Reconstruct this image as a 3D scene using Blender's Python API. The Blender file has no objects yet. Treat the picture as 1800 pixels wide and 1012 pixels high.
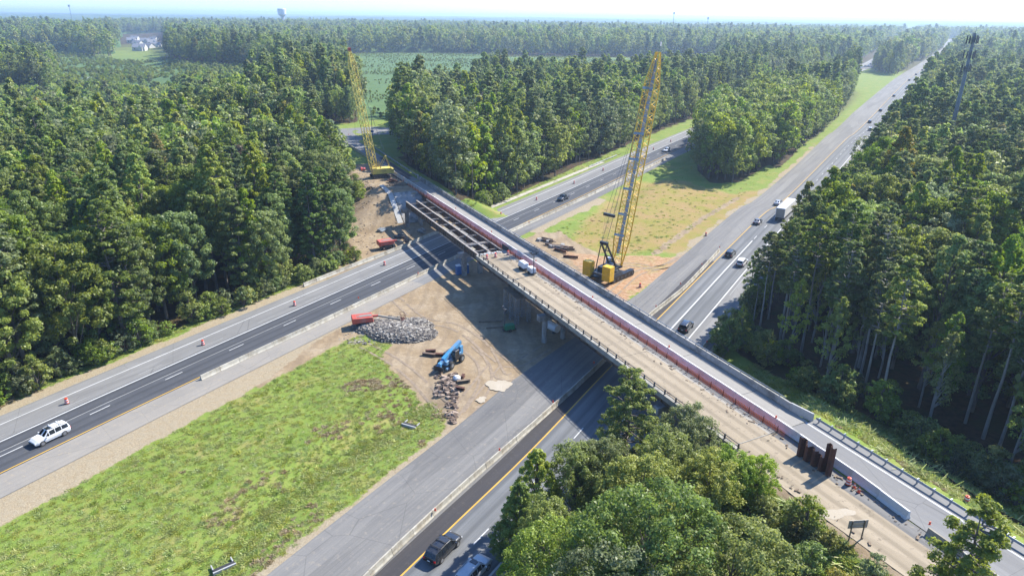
import bpy, math, random
import numpy as np
from mathutils import Vector, Matrix
rnd = random.Random(7); rng = np.random.default_rng(11)
R = math.radians; pi = math.pi
sc = bpy.context.scene; col = sc.collection
# ------------------------------------------------------------------ camera, world, sun, exposure
H = 55.0; F = 1200.0                       # camera 55 m above the carriageways, 24 mm lens
ROLL = R(.59); PITCH = math.atan(478*math.cos(ROLL)/F)
cam = bpy.data.cameras.new('camera'); camo = bpy.data.objects.new('camera', cam); col.objects.link(camo)
cam.sensor_width = 36; cam.lens = 24.0; cam.clip_start = 1; cam.clip_end = 60000
camo.matrix_world = Matrix.Translation((0, 0, H)) @ Matrix.Rotation(pi/2-PITCH, 4, 'X') @ Matrix.Rotation(ROLL, 4, 'Z')
sc.camera = camo
SUN_EL, SUN_AZ = R(44), R(35)              # towards the sun: 35 degrees from +X towards +Y
world = bpy.data.worlds.new('World'); sc.world = world; world.use_nodes = True
wn = world.node_tree; bg = wn.nodes['Background']
sky = wn.nodes.new('ShaderNodeTexSky'); sky.sky_type = 'NISHITA'; sky.sun_disc = False
sky.sun_elevation = SUN_EL; sky.sun_rotation = pi/2-SUN_AZ; sky.air_density = 1.0; sky.dust_density = 0.5; sky.ozone_density = 3.0
_tint = wn.nodes.new('ShaderNodeMix'); _tint.data_type = 'RGBA'; _tint.blend_type = 'MULTIPLY'; _tint.inputs[0].default_value = 1; _tint.inputs[7].default_value = (.52, .69, .92, 1)
wn.links.new(sky.outputs[0], _tint.inputs[6]); wn.links.new(_tint.outputs[2], bg.inputs[0]); bg.inputs[1].default_value = 0.15
sun = bpy.data.lights.new('sun', 'SUN'); sun.energy = 4.6; sun.angle = R(.55); sun.color = (1, .95, .86)
suno = bpy.data.objects.new('sun', sun); col.objects.link(suno)
suno.rotation_euler = Vector((math.cos(SUN_EL)*math.cos(SUN_AZ), math.cos(SUN_EL)*math.sin(SUN_AZ), math.sin(SUN_EL))).to_track_quat('Z', 'Y').to_euler()
sc.view_settings.view_transform = 'Standard'; sc.view_settings.look = 'None'
sc.view_settings.exposure = 1.3; sc.view_settings.gamma = 1; sc.view_settings.use_curve_mapping = False
sc.render.engine = 'CYCLES'
cy = sc.cycles; cy.max_bounces = 5; cy.diffuse_bounces = 3; cy.glossy_bounces = 2; cy.transmission_bounces = 2; cy.transparent_max_bounces = 4; cy.volume_bounces = 0
cy.use_denoising = True
HAZE_DENSITY = 1.7e-4

# ------------------------------------------------------------------ photograph pixel -> place on the plane z
_ct, _st, _cr, _sr = math.cos(PITCH), math.sin(PITCH), math.cos(ROLL), math.sin(ROLL)
def ray(u, v):
    x = (u-900)/F; y = -(v-506)/F
    x2 = x*_cr-y*_sr; y2 = x*_sr+y*_cr
    return x2, _ct+y2*_st, -_st+y2*_ct
def P(u, v, z=0.0):
    d = ray(u, v); t = (z-H)/d[2]; return Vector((d[0]*t, d[1]*t, z))
def PD(u, v, y):
    d = ray(u, v); t = y/d[1]; return Vector((d[0]*t, y, H+d[2]*t))
def proj(x, y, z):
    z = z-H; fw = y*_ct-z*_st; up = y*_st+z*_ct
    X = x/fw; Y = up/fw
    return 900+F*(X*_cr+Y*_sr), 506-F*(-X*_sr+Y*_cr)
ES = (0.446, -0.895); EN = (0.895, 0.446)   # bridge axes: along s (towards the lower right), across t
def B(s, t, z=0.0): return Vector((ES[0]*s+EN[0]*t, ES[1]*s+EN[1]*t, z))
BANG = math.atan2(ES[1], ES[0])
def st_of(x, y): return ES[0]*x+ES[1]*y, EN[0]*x+EN[1]*y

# ------------------------------------------------------------------ object helpers
def tag(o, label=None, cat=None, group=None, kind=None):
    if label: o['label'] = label
    if cat: o['category'] = cat
    if group: o['group'] = group
    if kind: o['kind'] = kind
    return o
def empty(name, loc, rz=0, label=None, cat=None, group=None):
    o = bpy.data.objects.new(name, None); col.objects.link(o); o.location = loc; o.rotation_euler = (0, 0, rz)
    o.empty_display_size = .3
    return tag(o, label, cat, group)
class MB:
    def __init__(s): s.v = []; s.f = []; s.m = []; s.uv = None; s.sm = False
    def add(s, vs, fs, m=0):
        b = len(s.v); s.v += [tuple(v) for v in vs]; s.f += [tuple(i+b for i in f) for f in fs]; s.m += [m]*len(fs); return s
    def box(s, c, d, rz=0, m=0, tx=1, ty=1, M=None):
        """box centred on c with size d; tx, ty narrow the top"""
        vs = []
        for z in (-.5, .5):
            kx, ky = (tx, ty) if z > 0 else (1, 1)
            for x, y in ((-.5, -.5), (.5, -.5), (.5, .5), (-.5, .5)):
                X, Y, Z = x*d[0]*kx, y*d[1]*ky, z*d[2]
                if M is not None: p = M @ Vector((X, Y, Z))
                else: p = Vector((X*math.cos(rz)-Y*math.sin(rz), X*math.sin(rz)+Y*math.cos(rz), Z))
                vs.append((p.x+c[0], p.y+c[1], p.z+c[2]))
        return s.add(vs, [(3, 2, 1, 0), (4, 5, 6, 7), (0, 1, 5, 4), (1, 2, 6, 5), (2, 3, 7, 6), (3, 0, 4, 7)], m)
    def tube(s, a, b, r0, r1=None, n=8, m=0, cap=True):
        a = Vector(a); b = Vector(b); r1 = r0 if r1 is None else r1
        d = (b-a).normalized(); e = d.orthogonal().normalized(); g = d.cross(e)
        vs = [a+(e*math.cos(2*pi*i/n)+g*math.sin(2*pi*i/n))*r0 for i in range(n)]+[b+(e*math.cos(2*pi*i/n)+g*math.sin(2*pi*i/n))*r1 for i in range(n)]
        fs = [(i, (i+1) % n, (i+1) % n+n, i+n) for i in range(n)]
        if cap: fs += [tuple(range(n-1, -1, -1)), tuple(range(n, 2*n))]
        return s.add(vs, fs, m)
    def bar(s, a, b, w, h=None, m=0):
        a = Vector(a); b = Vector(b); h = w if h is None else h
        d = (b-a); L = d.length; M = d.to_track_quat('X', 'Z').to_matrix()
        return s.box((a+b)/2, (L, w, h), M=M, m=m)
    def prism(s, prof, a, b, m=0, cap=True):
        """profile of (across, up) points swept from a to b (horizontal line); across is to the left of the run"""
        a = Vector(a); b = Vector(b); d = (b-a); d.z = 0; d.normalize(); L = Vector((-d.y, d.x, 0)); n = len(prof)
        vs = [a+L*p[0]+Vector((0, 0, p[1])) for p in prof]+[b+L*p[0]+Vector((0, 0, p[1])) for p in prof]
        fs = [(i, (i+1) % n, (i+1) % n+n, i+n) for i in range(n)]
        if cap: fs += [tuple(range(n-1, -1, -1)), tuple(range(n, 2*n))]
        return s.add(vs, fs, m)
    def lathe(s, prof, c=(0, 0, 0), n=14, m=0, mats=None):
        k = len(prof); vs = []
        for r, z in prof:
            vs += [(c[0]+r*math.cos(2*pi*i/n), c[1]+r*math.sin(2*pi*i/n), c[2]+z) for i in range(n)]
        b = len(s.v); s.v += vs
        for j in range(k-1):
            for i in range(n):
                s.f.append((b+j*n+i, b+j*n+(i+1) % n, b+(j+1)*n+(i+1) % n, b+(j+1)*n+i)); s.m.append(mats[j] if mats else m)
        s.f.append(tuple(b+i for i in range(n-1, -1, -1))); s.m.append(m)
        s.f.append(tuple(b+(k-1)*n+i for i in range(n))); s.m.append(m)
        return s
    def wheel(s, c, r, w, ax='Y', n=16, m=0):
        d = Vector((0, w/2, 0)) if ax == 'Y' else Vector((w/2, 0, 0)); c = Vector(c)
        return s.tube(c-d, c+d, r, r, n, m)
    def mesh(s, name, mats):
        me = bpy.data.meshes.new(name); me.from_pydata(s.v, [], s.f)
        for k in (mats if isinstance(mats, (list, tuple)) else [mats]): me.materials.append(k)
        if any(s.m): me.polygons.foreach_set('material_index', s.m)
        if s.uv is not None:
            ul = me.uv_layers.new(name='UVMap'); li = np.zeros(len(me.loops), np.int32); me.loops.foreach_get('vertex_index', li)
            ul.data.foreach_set('uv', np.array(s.uv, np.float32)[li].ravel())
        if s.sm: me.polygons.foreach_set('use_smooth', [True]*len(me.polygons))
        me.update(); return me
    def build(s, name, mats, parent=None, loc=None, rz=0):
        o = bpy.data.objects.new(name, s.mesh(name, mats)); col.objects.link(o)
        if parent: o.parent = parent
        if loc is not None: o.location = loc
        if rz: o.rotation_euler = (0, 0, rz)
        return o
def copy_tree(o, loc=None, rz=None, label=None, group=None, parent=None, scale=None):
    c = o.copy(); col.objects.link(c)
    if parent: c.parent = parent
    for ch in o.children: copy_tree(ch, parent=c)
    if loc is not None: c.location = loc
    if rz is not None: c.rotation_euler = (0, 0, rz)
    if label: c['label'] = label
    if group: c['group'] = group
    if scale: c.scale = scale
    return c
def bevel(o, w=.02, seg=1):
    m = o.modifiers.new('b', 'BEVEL'); m.width = w; m.segments = seg; m.limit_method = 'ANGLE'; return o

# ------------------------------------------------------------------ materials
class NT:
    def __init__(s, name):
        s.mat = bpy.data.materials.new(name); s.mat.use_nodes = True; s.t = s.mat.node_tree
        s.b = s.t.nodes['Principled BSDF']; s.out = s.t.nodes['Material Output']
    def n(s, typ, **kw):
        x = s.t.nodes.new('ShaderNode'+typ)
        for k, v in kw.items():
            if k.startswith('_'): setattr(x, k[1:], v)
        for k, v in kw.items():
            if k.startswith('_'): continue
            k = int(k[1:]) if k[0] == 'i' and k[1:].isdigit() else k.replace('__', ' ')
            inp = x.inputs[k]
            if isinstance(v, bpy.types.NodeSocket): s.t.links.new(v, inp)
            else: inp.default_value = v
        return x
    def noise(s, vec, scale, detail=4, rough=.55, dist=0):
        return s.n('TexNoise', Vector=vec, Scale=scale, Detail=detail, Roughness=rough, Distortion=dist).outputs[0]
    def ramp(s, fac, stops):
        r = s.n('ValToRGB', i0=fac); e = r.color_ramp.elements
        while len(e) < len(stops): e.new(.5)
        for i, (p, c) in enumerate(stops): e[i].position = p; e[i].color = (*c, 1) if len(c) == 3 else c
        return r.outputs[0]
    def mr(s, v, a, b, c=0, d=1): return s.n('MapRange', i0=v, i1=a, i2=b, i3=c, i4=d).outputs[0]
    def math(s, op, a, b=0.0, c=0.0, clamp=False):
        x = s.n('Math', _operation=op, i0=a, i1=b, i2=c); x.use_clamp = clamp; return x.outputs[0]
    def mix(s, f, a, b, mode='MIX'):
        x = s.t.nodes.new('ShaderNodeMix'); x.data_type = 'RGBA'; x.blend_type = mode
        for i, v in ((0, f), (6, a), (7, b)):
            if isinstance(v, bpy.types.NodeSocket): s.t.links.new(v, x.inputs[i])
            elif i == 0: x.inputs[0].default_value = v
            else: x.inputs[i].default_value = (*v, 1) if len(v) == 3 else v
        return x.outputs[2]
    def set(s, **kw):
        for k, v in kw.items():
            inp = s.b.inputs[k.replace('__', ' ')]
            if isinstance(v, bpy.types.NodeSocket): s.t.links.new(v, inp)
            else: inp.default_value = (*v, 1) if isinstance(v, tuple) and len(v) == 3 else v
        return s
    def bump(s, h, strength=.3, dist=.05):
        s.t.links.new(s.n('Bump', Strength=strength, Distance=dist, Height=h).outputs[0], s.b.inputs['Normal']); return s
def grime(name, c, rough=.7, var=.18, scale=1.5, metal=0, dirt=None, dirt_amt=.0, bump=.15, spec=.5, objvar=.0):
    """painted or cast surface: base colour with mottling, some dirt of its own shape and fine relief"""
    c = tuple(x*.80 for x in c); dirt = tuple(x*.80 for x in dirt) if dirt else None
    t = NT(name); co = t.n('TexCoord').outputs['Object']; oi = t.n('ObjectInfo')
    v = t.n('VectorMath', _operation='ADD', i0=co, i1=oi.outputs['Location']).outputs[0]
    n1 = t.noise(v, scale, 5, .6); n2 = t.noise(v, scale*9, 3, .6)
    lo = tuple(x*(1-var) for x in c); hi = tuple(min(1, x*(1+var)) for x in c)
    cc = t.mix(t.mr(n1, .3, .7), lo, hi)
    cc = t.mix(t.mr(n2, .35, .65, 0, .35), cc, tuple(x*.75 for x in c))
    if dirt: cc = t.mix(t.math('MULTIPLY', t.mr(t.noise(v, scale*.6, 6, .7), .45, .62), dirt_amt), cc, dirt)
    if objvar:
        k = t.mr(oi.outputs['Random'], 0, 1, 1-objvar, 1+objvar); hv = t.n('HueSaturation', Value=k, Color=cc); cc = hv.outputs[0]
    t.set(Base__Color=cc, Roughness=rough, Metallic=metal, Specular__IOR__Level=spec)
    if bump: t.bump(n2, bump, .02)
    return t.mat
M = {}
M['concrete'] = grime('barrier_concrete', (.47, .44, .36), .9, .14, .8, dirt=(.22, .18, .12), dirt_amt=.75, objvar=.14)
M['conc_new'] = grime('pale_concrete', (.44, .44, .42), .85, .10, .5, dirt=(.26, .25, .23), dirt_amt=.6)
M['conc_grey'] = grime('weathered_concrete', (.34, .33, .31), .9, .2, .7, dirt=(.10, .095, .085), dirt_amt=.8)
M['conc_white'] = grime('white_barrier_concrete', (.66, .65, .62), .8, .06, .8, dirt=(.40, .34, .27), dirt_amt=.45, objvar=.05)
M['steel_weather'] = grime('weathered_girder_steel', (.115, .085, .065), .75, .35, .6, dirt=(.24, .13, .07), dirt_amt=.6)
M['flange'] = grime('bare_flange_steel', (.34, .31, .27), .6, .2, 1.2, dirt=(.18, .11, .07), dirt_amt=.6)
M['galv'] = grime('galvanised_steel', (.36, .40, .43), .45, .12, 2, metal=.5, dirt=(.2, .2, .19), dirt_amt=.4)
M['rail'] = grime('dark_rail_steel', (.055, .058, .06), .6, .3, 2)
M['rust'] = grime('rusted_sheet_steel', (.075, .026, .016), .85, .45, 1.0, dirt=(.16, .055, .025), dirt_amt=.7)
M['yellow'] = grime('crane_yellow_paint', (.98, .58, .02), .45, .10, 1.0, dirt=(.4, .25, .06), dirt_amt=.3)
M['pale_yellow'] = grime('faded_yellow_paint', (.85, .66, .12), .55, .14, 1.0, dirt=(.3, .22, .1), dirt_amt=.5)
M['black'] = grime('black_machine_paint', (.018, .018, .02), .4, .3, 2)
M['rubber'] = grime('tyre_rubber', (.022, .021, .02), .85, .3, 3, dirt=(.12, .1, .07), dirt_amt=.5)
M['rim'] = grime('wheel_rim', (.42, .42, .43), .35, .1, 3, metal=.6)
M['blue'] = grime('sky_blue_machine_paint', (.05, .28, .55), .5, .15, 1.5, dirt=(.25, .24, .2), dirt_amt=.6)
M['red'] = grime('faded_red_paint', (.58, .085, .05), .5, .12, 1.5, dirt=(.4, .22, .17), dirt_amt=.5)
M['orange'] = grime('traffic_orange', (.80, .085, .03), .55, .06, 3, objvar=.08)
M['reflect'] = grime('reflective_white_band', (.78, .72, .70), .4, .06, 3)
M['net'] = grime('orange_safety_net', (.88, .20, .05), .7, .12, 1)
M['white'] = grime('white_paint', (.78, .78, .77), .4, .05, 1, dirt=(.5, .48, .44), dirt_amt=.3)
M['green'] = grime('generator_green_paint', (.02, .22, .10), .45, .15, 2)
M['toilet'] = grime('blue_plastic', (.03, .16, .42), .5, .1, 2)
M['wood'] = grime('weathered_timber', (.23, .17, .11), .9, .3, 1.5, dirt=(.1, .07, .05), dirt_amt=.6)
M['greymachine'] = grime('dark_grey_machine', (.07, .075, .08), .5, .3, 2)
M['glasslamp'] = grime('lamp_lens', (.7, .72, .72), .2, .05, 3)
M['fabric'] = grime('black_silt_cloth', (.03, .03, .032), .8, .3, 2)
M['sign_back'] = grime('aluminium_sign_back', (.36, .33, .28), .55, .08, 1, metal=.3)
M['bluesign'] = grime('blue_sign_face', (.03, .18, .5), .5, .05, 1)
M['pole'] = grime('grey_steel_pole', (.16, .19, .22), .5, .15, 1.5)
M['tan_house'] = grime('pale_siding', (.62, .61, .58), .8, .05, 1)
M['roof'] = grime('grey_shingle', (.24, .25, .28), .9, .1, 3)
M['window'] = grime('window_glass', (.04, .05, .06), .15, .2, 1, bump=0)
M['pipe'] = grime('concrete_pipe', (.40, .40, .39), .85, .15, 1)
def carpaint(name, c, rough=.28):
    t = NT(name); co = t.n('TexCoord').outputs['Object']
    n = t.noise(co, 2.2, 3)
    t.set(Base__Color=t.mix(t.mr(n, .3, .75), c, tuple(x*.86+.012 for x in c)), Roughness=t.mr(n, .3, .7, rough-.05, rough+.12), Coat__Weight=.6, Coat__Roughness=.08, Specular__IOR__Level=.5)
    return t.mat
PAINT = {'white': carpaint('white_car_paint', (.66, .66, .65)), 'black': carpaint('black_car_paint', (.012, .013, .016)), 'silver': carpaint('silver_car_paint', (.36, .38, .40)),
         'grey': carpaint('grey_car_paint', (.13, .125, .125)), 'navy': carpaint('dark_blue_car_paint', (.018, .027, .045)), 'red': carpaint('red_car_paint', (.35, .02, .02))}
M['carglass'] = carpaint('car_glass', (.012, .016, .02), .08)
M['tail'] = carpaint('tail_light_red', (.5, .01, .01), .2)
M['head'] = carpaint('headlight_lens', (.7, .7, .7), .12)
M['trim'] = grime('black_plastic_trim', (.02, .02, .021), .6, .2, 3)
# ------------------------------------------------------------------ road centre references (world metres)
def crs(pts, step=4.0):
    pts = [np.array(p, float) for p in pts]; pts = [2*pts[0]-pts[1]]+pts+[2*pts[-1]-pts[-2]]; out = []
    for i in range(1, len(pts)-2):
        a, b, c, d = pts[i-1:i+3]; n = max(2, int(np.linalg.norm(c-b)/step))
        for k in range(n):
            t = k/n; out.append(.5*((2*b)+(-a+c)*t+(2*a-5*b+4*c-d)*t*t+(-a+3*b-3*c+d)*t**3))
    out.append(pts[-2]); return np.array(out)
P2 = lambda u, v, z=0: np.array(P(u, v, z)[:2])
LEFT = crs([(-130, -24.6), (-100.4, 26.6), (-70.1, 79.1), (-60.6, 95.6), (-36.6, 135.9), (-4.3, 190.4), (18.2, 227.9), (46.2, 276.2), (95.8, 359.8), (160, 462), (260, 622), (389.4, 829.0), (517.2, 1033.8), (1000, 1890), (1676, 3069), (3531, 6492)])
RIGHTW = [(-64, -31), (-38, 12), (-11.4, 55.7), (2.5, 77.8), (15.6, 100.4), (31.2, 126.6), (74.4, 198.2)]
_rl = [P2(*q) for q in [(1329, 340), (1442, 242), (1479, 215), (1569.5, 138), (1610, 111), (1650, 84), (1662, 69)]]
for i, q in enumerate(_rl):
    a = _rl[max(0, i-1)]; b = _rl[min(len(_rl)-1, i+1)]; d = (b-a)/np.linalg.norm(b-a); w = [10, 11.5, 12, 14, 17, 20, 22][i]
    RIGHTW.append(tuple(q+np.array([d[1], -d[0]])*w))
RIGHTW.append(tuple(np.array(RIGHTW[-1])+np.array([.72, .69])*500))
RIGHT = crs(RIGHTW)
def arc(line):
    d = np.linalg.norm(np.diff(line, axis=0), axis=1); return np.concatenate([[0], np.cumsum(d)])
def normals(line):
    g = np.gradient(line, axis=0); g /= np.linalg.norm(g, axis=1)[:, None]; return np.stack([-g[:, 1], g[:, 0]], 1), g
LS, RS = arc(LEFT), arc(RIGHT); LN, LG = normals(LEFT); RN, RG = normals(RIGHT)
def offs(line, S, X, Y, stride=3):
    """signed offset (left of travel is positive) and chainage, vectorised"""
    X = np.atleast_1d(np.asarray(X, float)); Y = np.atleast_1d(np.asarray(Y, float))
    l = line[::stride]; s = S[::stride]; best = np.full(X.shape, 1e18); o = np.zeros(X.shape); ch = np.zeros(X.shape)
    for i in range(len(l)-1):
        d = l[i+1]-l[i]; L = np.hypot(*d); u = d/L; rx = X-l[i][0]; ry = Y-l[i][1]
        t = np.clip(rx*u[0]+ry*u[1], 0, L); dx = rx-u[0]*t; dy = ry-u[1]*t; q = dx*dx+dy*dy; m = q < best
        best[m] = q[m]; sg = np.sign(u[0]*ry-u[1]*rx); o[m] = (np.sqrt(q)*sg)[m]; ch[m] = (s[i]+t)[m]
    return o, ch
def at(line, S, s, o=0.0):
    i = min(max(int(np.searchsorted(S, s))-1, 0), len(line)-2); t = (s-S[i])/(S[i+1]-S[i]); d = line[i+1]-line[i]; d = d/np.hypot(*d)
    p = line[i]+(line[i+1]-line[i])*t+np.array([-d[1], d[0]])*o; return float(p[0]), float(p[1]), math.atan2(d[1], d[0])
def inpoly(X, Y, poly):
    X = np.asarray(X, float); Y = np.asarray(Y, float); r = np.zeros(X.shape, bool); n = len(poly)
    for i in range(n):
        x0, y0 = poly[i]; x1, y1 = poly[(i+1) % n]
        if y0 == y1: continue
        c = ((y0 > Y) != (y1 > Y)) & (X < (x1-x0)*(Y-y0)/(y1-y0)+x0); r ^= c
    return r
def px(*q, z=0): return [tuple(P2(u, v, z)) for u, v in q]
OL0 = 0.0
S0L = float(offs(LEFT, LS, -70.1, 79.1, 1)[1][0]); S0R = float(offs(RIGHT, RS, -11.4, 55.7, 1)[1][0])
# ground regions, outlined at their real places
GROVE = px((1226, 303), (1250, 322), (1300, 320), (1352, 288), (1372, 300), (1402, 262), (1470, 212), (1488, 178), (1500, 150), (1497, 132), (1400, 165), (1226, 235))
GROVE2 = px((1537, 126), (1572, 133), (1600, 118), (1625, 92), (1645, 80), (1652, 72), (1640, 64), (1612, 64), (1598, 74), (1545, 104))
FIELD = px((600, 94), (760, 93), (1000, 100), (1260, 100), (1260, 107), (1255, 150), (1100, 158), (870, 160), (832, 196), (715, 205), (705, 236), (632, 240), (620, 150))
FIELD2 = px((-60, 90), (120, 94), (210, 106), (300, 108), (330, 124), (440, 135), (485, 150), (500, 185), (430, 235), (330, 252), (-80, 262))
HOUSES = px((212, 60), (292, 60), (296, 94), (206, 94))
HOUSES2 = px((98, 49), (172, 49), (176, 64), (92, 64))
BELT = px((-80, 128), (60, 118), (100, 135), (95, 168), (-80, 172))
LAWN = px((200, 84), (294, 88), (294, 111), (196, 110))
JUNC = px((585, 222), (700, 205), (700, 262), (690, 290), (640, 300), (600, 262), z=7)
MEDIAN_GRASS = px((-300, 1120), (-60, 935), (0, 908), (150, 842), (300, 765), (430, 697), (560, 622), (612, 590), (655, 585), (690, 600), (672, 625), (690, 655), (735, 690), (742, 705), (755, 690), (775, 715), (785, 750), (800, 765), (600, 925), (500, 1010), (440, 1100))
SITE = px((430, 697), (560, 622), (612, 590), (655, 585), (690, 600), (672, 625), (690, 655), (735, 690), (742, 705), (755, 690), (775, 715), (785, 750), (800, 765), (912, 665), (1045, 600), (1110, 520), (960, 405), (905, 425), (800, 472), (700, 520), (620, 562), (560, 596))
SITE2 = px((560, 490), (632, 448), (640, 330), (700, 330), (770, 395), (745, 410), (660, 455), (600, 488))
CLAY = px((1000, 443), (1040, 447), (1110, 449), (1190, 452), (1225, 438), (1250, 415), (1262, 412), (1090, 535), (985, 440))
RUBBLE_DIRT = px((935, 420), (985, 405), (1010, 425), (1055, 445), (1030, 480), (960, 440))
def ridge(X, Y):
    s, t = ES[0]*X+ES[1]*Y, EN[0]*X+EN[1]*Y
    z = np.zeros(np.shape(X))
    a = np.clip((s+49)/1.0, 0, 1)*0+np.clip(7.3+(s+51)*.62, 0, 7.25)*(s > -75)           # lower right end: rises from the carriageway
    tl = 53.6; tr = 69.8
    side = np.minimum(np.clip(7.25-(tl-t)*.5, 0, 7.25), np.clip(7.25-(t-tr)*.5, 0, 7.25))
    z = np.maximum(z, np.minimum(a, side))
    b = np.clip(7.25+(-187-s)*.62, 0, 7.25)*(s < -150)
    w = np.clip((-228-s)/50, 0, 1)*30
    sideb = np.minimum(np.clip(7.25-(51-w-t)*.42, 0, 7.25), np.clip(7.25-(t-71-w)*.5, 0, 7.25))
    return np.maximum(z, np.minimum(b, sideb))
def lump(X, Y, f, seed=0):
    r = np.random.default_rng(seed); z = np.zeros(np.shape(X))
    for k in range(7):
        a = r.uniform(0, 6.28); w = f*r.uniform(.5, 1.7); z = z+np.sin((X*math.cos(a)+Y*math.sin(a))*w+r.uniform(0, 6.28))
    return z/4
DITCH = px((330, 1060), (395, 1000), (480, 905), (560, 830), (650, 775), (720, 742), (745, 705))
def polydist(X, Y, pts):
    b = np.full(np.shape(X), 1e9)
    for i in range(len(pts)-1):
        a = np.array(pts[i]); d = np.array(pts[i+1])-a; L = np.hypot(*d); u = d/L; rx = X-a[0]; ry = Y-a[1]; t = np.clip(rx*u[0]+ry*u[1], 0, L)
        b = np.minimum(b, np.hypot(rx-u[0]*t, ry-u[1]*t))
    return b
def fields(X, Y):
    oL, sL = offs(LEFT, LS, X, Y); oR, sR = offs(RIGHT, RS, X, Y); s, t = ES[0]*X+ES[1]*Y, EN[0]*X+EN[1]*Y
    return oL, sL-S0L, oR, sR-S0R, s, t
def height(X, Y, fl=None):
    oL, sL, oR, sR, s, t = fl or fields(X, Y)
    rd = np.minimum(np.where(oL > 0, np.abs(oL)-8, np.abs(oL)-13.5), np.where(oR > 0, np.abs(oR)-12.5, np.abs(oR)-13))
    k = np.clip(rd/6, 0, 1); r = np.hypot(X, Y); far = np.clip((700-r)/200, 0, 1)
    z = (lump(X, Y, .22, 3)*.22+lump(X, Y, .9, 5)*.05)*k*far
    dz = polydist(X, Y, DITCH); z = z-1.0*np.exp(-(dz/4.5)**2)*k
    btw = (oL < 0) & (oR > 0) & (sL > 140)
    z = z+np.where(btw, -1.0*np.exp(-((oL+19)/4)**2)+.5*np.exp(-((oL+30)/7)**2), 0)*np.clip((sL-140)/20, 0, 1)*k*far
    rg = ridge(X, Y); rr = (lump(X, Y, .7, 9)*.16)*np.clip(rg/2, 0, 1)*((t < 52) | (t > 72) | ((s < -178) & (s > -200)))
    flat = np.clip((rg-6.3)/.6, 0, 1)*(t > 52)*(t < 71)
    return z*(1-flat)+rg+rr-.05+.045*flat
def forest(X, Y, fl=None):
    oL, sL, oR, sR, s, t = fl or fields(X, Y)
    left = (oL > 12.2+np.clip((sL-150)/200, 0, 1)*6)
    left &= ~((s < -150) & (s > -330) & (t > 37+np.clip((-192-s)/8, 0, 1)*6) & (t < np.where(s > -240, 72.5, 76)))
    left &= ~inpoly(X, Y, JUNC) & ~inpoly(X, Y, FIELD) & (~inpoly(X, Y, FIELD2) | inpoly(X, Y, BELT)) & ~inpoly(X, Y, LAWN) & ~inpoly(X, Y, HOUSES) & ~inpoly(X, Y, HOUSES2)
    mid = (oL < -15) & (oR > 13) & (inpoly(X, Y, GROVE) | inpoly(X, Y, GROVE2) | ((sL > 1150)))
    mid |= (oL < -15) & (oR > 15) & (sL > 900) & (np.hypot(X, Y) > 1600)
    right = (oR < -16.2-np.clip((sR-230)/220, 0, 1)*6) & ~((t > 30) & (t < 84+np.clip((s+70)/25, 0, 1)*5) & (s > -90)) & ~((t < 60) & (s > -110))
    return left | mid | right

# ------------------------------------------------------------------ ground sheet
def axis(lo, hi, step, far, g=1.11):
    a = list(np.arange(lo, hi+1e-6, step)); x = hi; d = step
    while x < far: d *= g; x += d; a.append(x)
    x = lo; d = step; pre = []
    while x > -far: d *= g; x -= d; pre.append(x)
    return np.array(pre[::-1]+a)
gx = axis(-120, 130, 1.1, 26000); gy = axis(38, 300, 1.1, 26000)
GX, GY = np.meshgrid(gx, gy); fl = fields(GX.ravel(), GY.ravel()); fl = tuple(a.reshape(GX.shape) for a in fl)
oL, sL, oR, sR, bs, bt = fl
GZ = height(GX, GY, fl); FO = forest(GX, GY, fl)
nx, ny = len(gx), len(gy)
me = bpy.data.meshes.new('ground'); me.vertices.add(nx*ny); me.vertices.foreach_set('co', np.stack([GX, GY, GZ], -1).astype(np.float32).ravel())
ii = (np.arange(ny-1)[:, None]*nx+np.arange(nx-1)[None, :]).ravel(); q = np.stack([ii, ii+1, ii+1+nx, ii+nx], 1).astype(np.int32)
me.loops.add(q.size); me.loops.foreach_set('vertex_index', q.ravel()); me.polygons.add(len(q)); me.polygons.foreach_set('loop_start', np.arange(0, q.size, 4, dtype=np.int32)); me.polygons.foreach_set('loop_total', np.full(len(q), 4, np.int32))
me.polygons.foreach_set('use_smooth', np.ones(len(q), bool)); me.update(calc_edges=True); me.validate()
def blur(a, n=1):
    a = a.astype(float)
    for _ in range(n):
        p = np.pad(a, 1, mode='edge'); a = (p[:-2, 1:-1]+p[2:, 1:-1]+p[1:-1, :-2]+p[1:-1, 2:]+2*p[1:-1, 1:-1])/6
    return a
nz = lump(GX, GY, .5, 21)
site = inpoly(GX, GY, SITE) | (polydist(GX, GY, px((1150, 447), (1193, 415), (1238, 382), (1298, 347))) < .9) | (polydist(GX, GY, px((748, 692), (735, 712), (716, 742))) < .8) | (inpoly(GX, GY, SITE2) & (oL > 8)) | inpoly(GX, GY, RUBBLE_DIRT) | ((bs < -176) & (bs > -232) & (bt > 37) & (bt < 62)) | ((bs > -176) & (bs < -50) & (bt > 44) & (bt < 70) & (oL < -14) & (oR > 13)) | ((bs > -62) & (bt > 53.2) & (bt < 62))
strip = (oL < -11.5) & (oL > -18.0-.5*nz) & (sL < 75)           # straw coloured verge along the inner shoulder
strip |= (oL > 7) & (oL < 9.6+.7*nz) & (sL < 78); strip |= (oR > 11) & (oR < 12.9+.4*nz) & (sR < 60)
strip |= (oL < -12.5) & (oL > -15.5+nz) & (sL > 125) & (sL < 170); strip |= (oR > 8) & (oR < 9.6+.8*nz) & (sR > 95) & (sR < 400)
strip |= (oR < -11.5) & (oR > -15.5) & (sR < 90); site |= (oL > 7) & (oL < 24) & (sL > 72) & (sL < 122) & (bt < 72)
clay = inpoly(GX, GY, CLAY)
verge = (bs > -45) & (bt > 70) & (bt < 79)
w = np.stack([blur(site | strip), blur(clay), blur(FO, 2), blur(strip & ~site)], -1).astype(np.float32)
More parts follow.
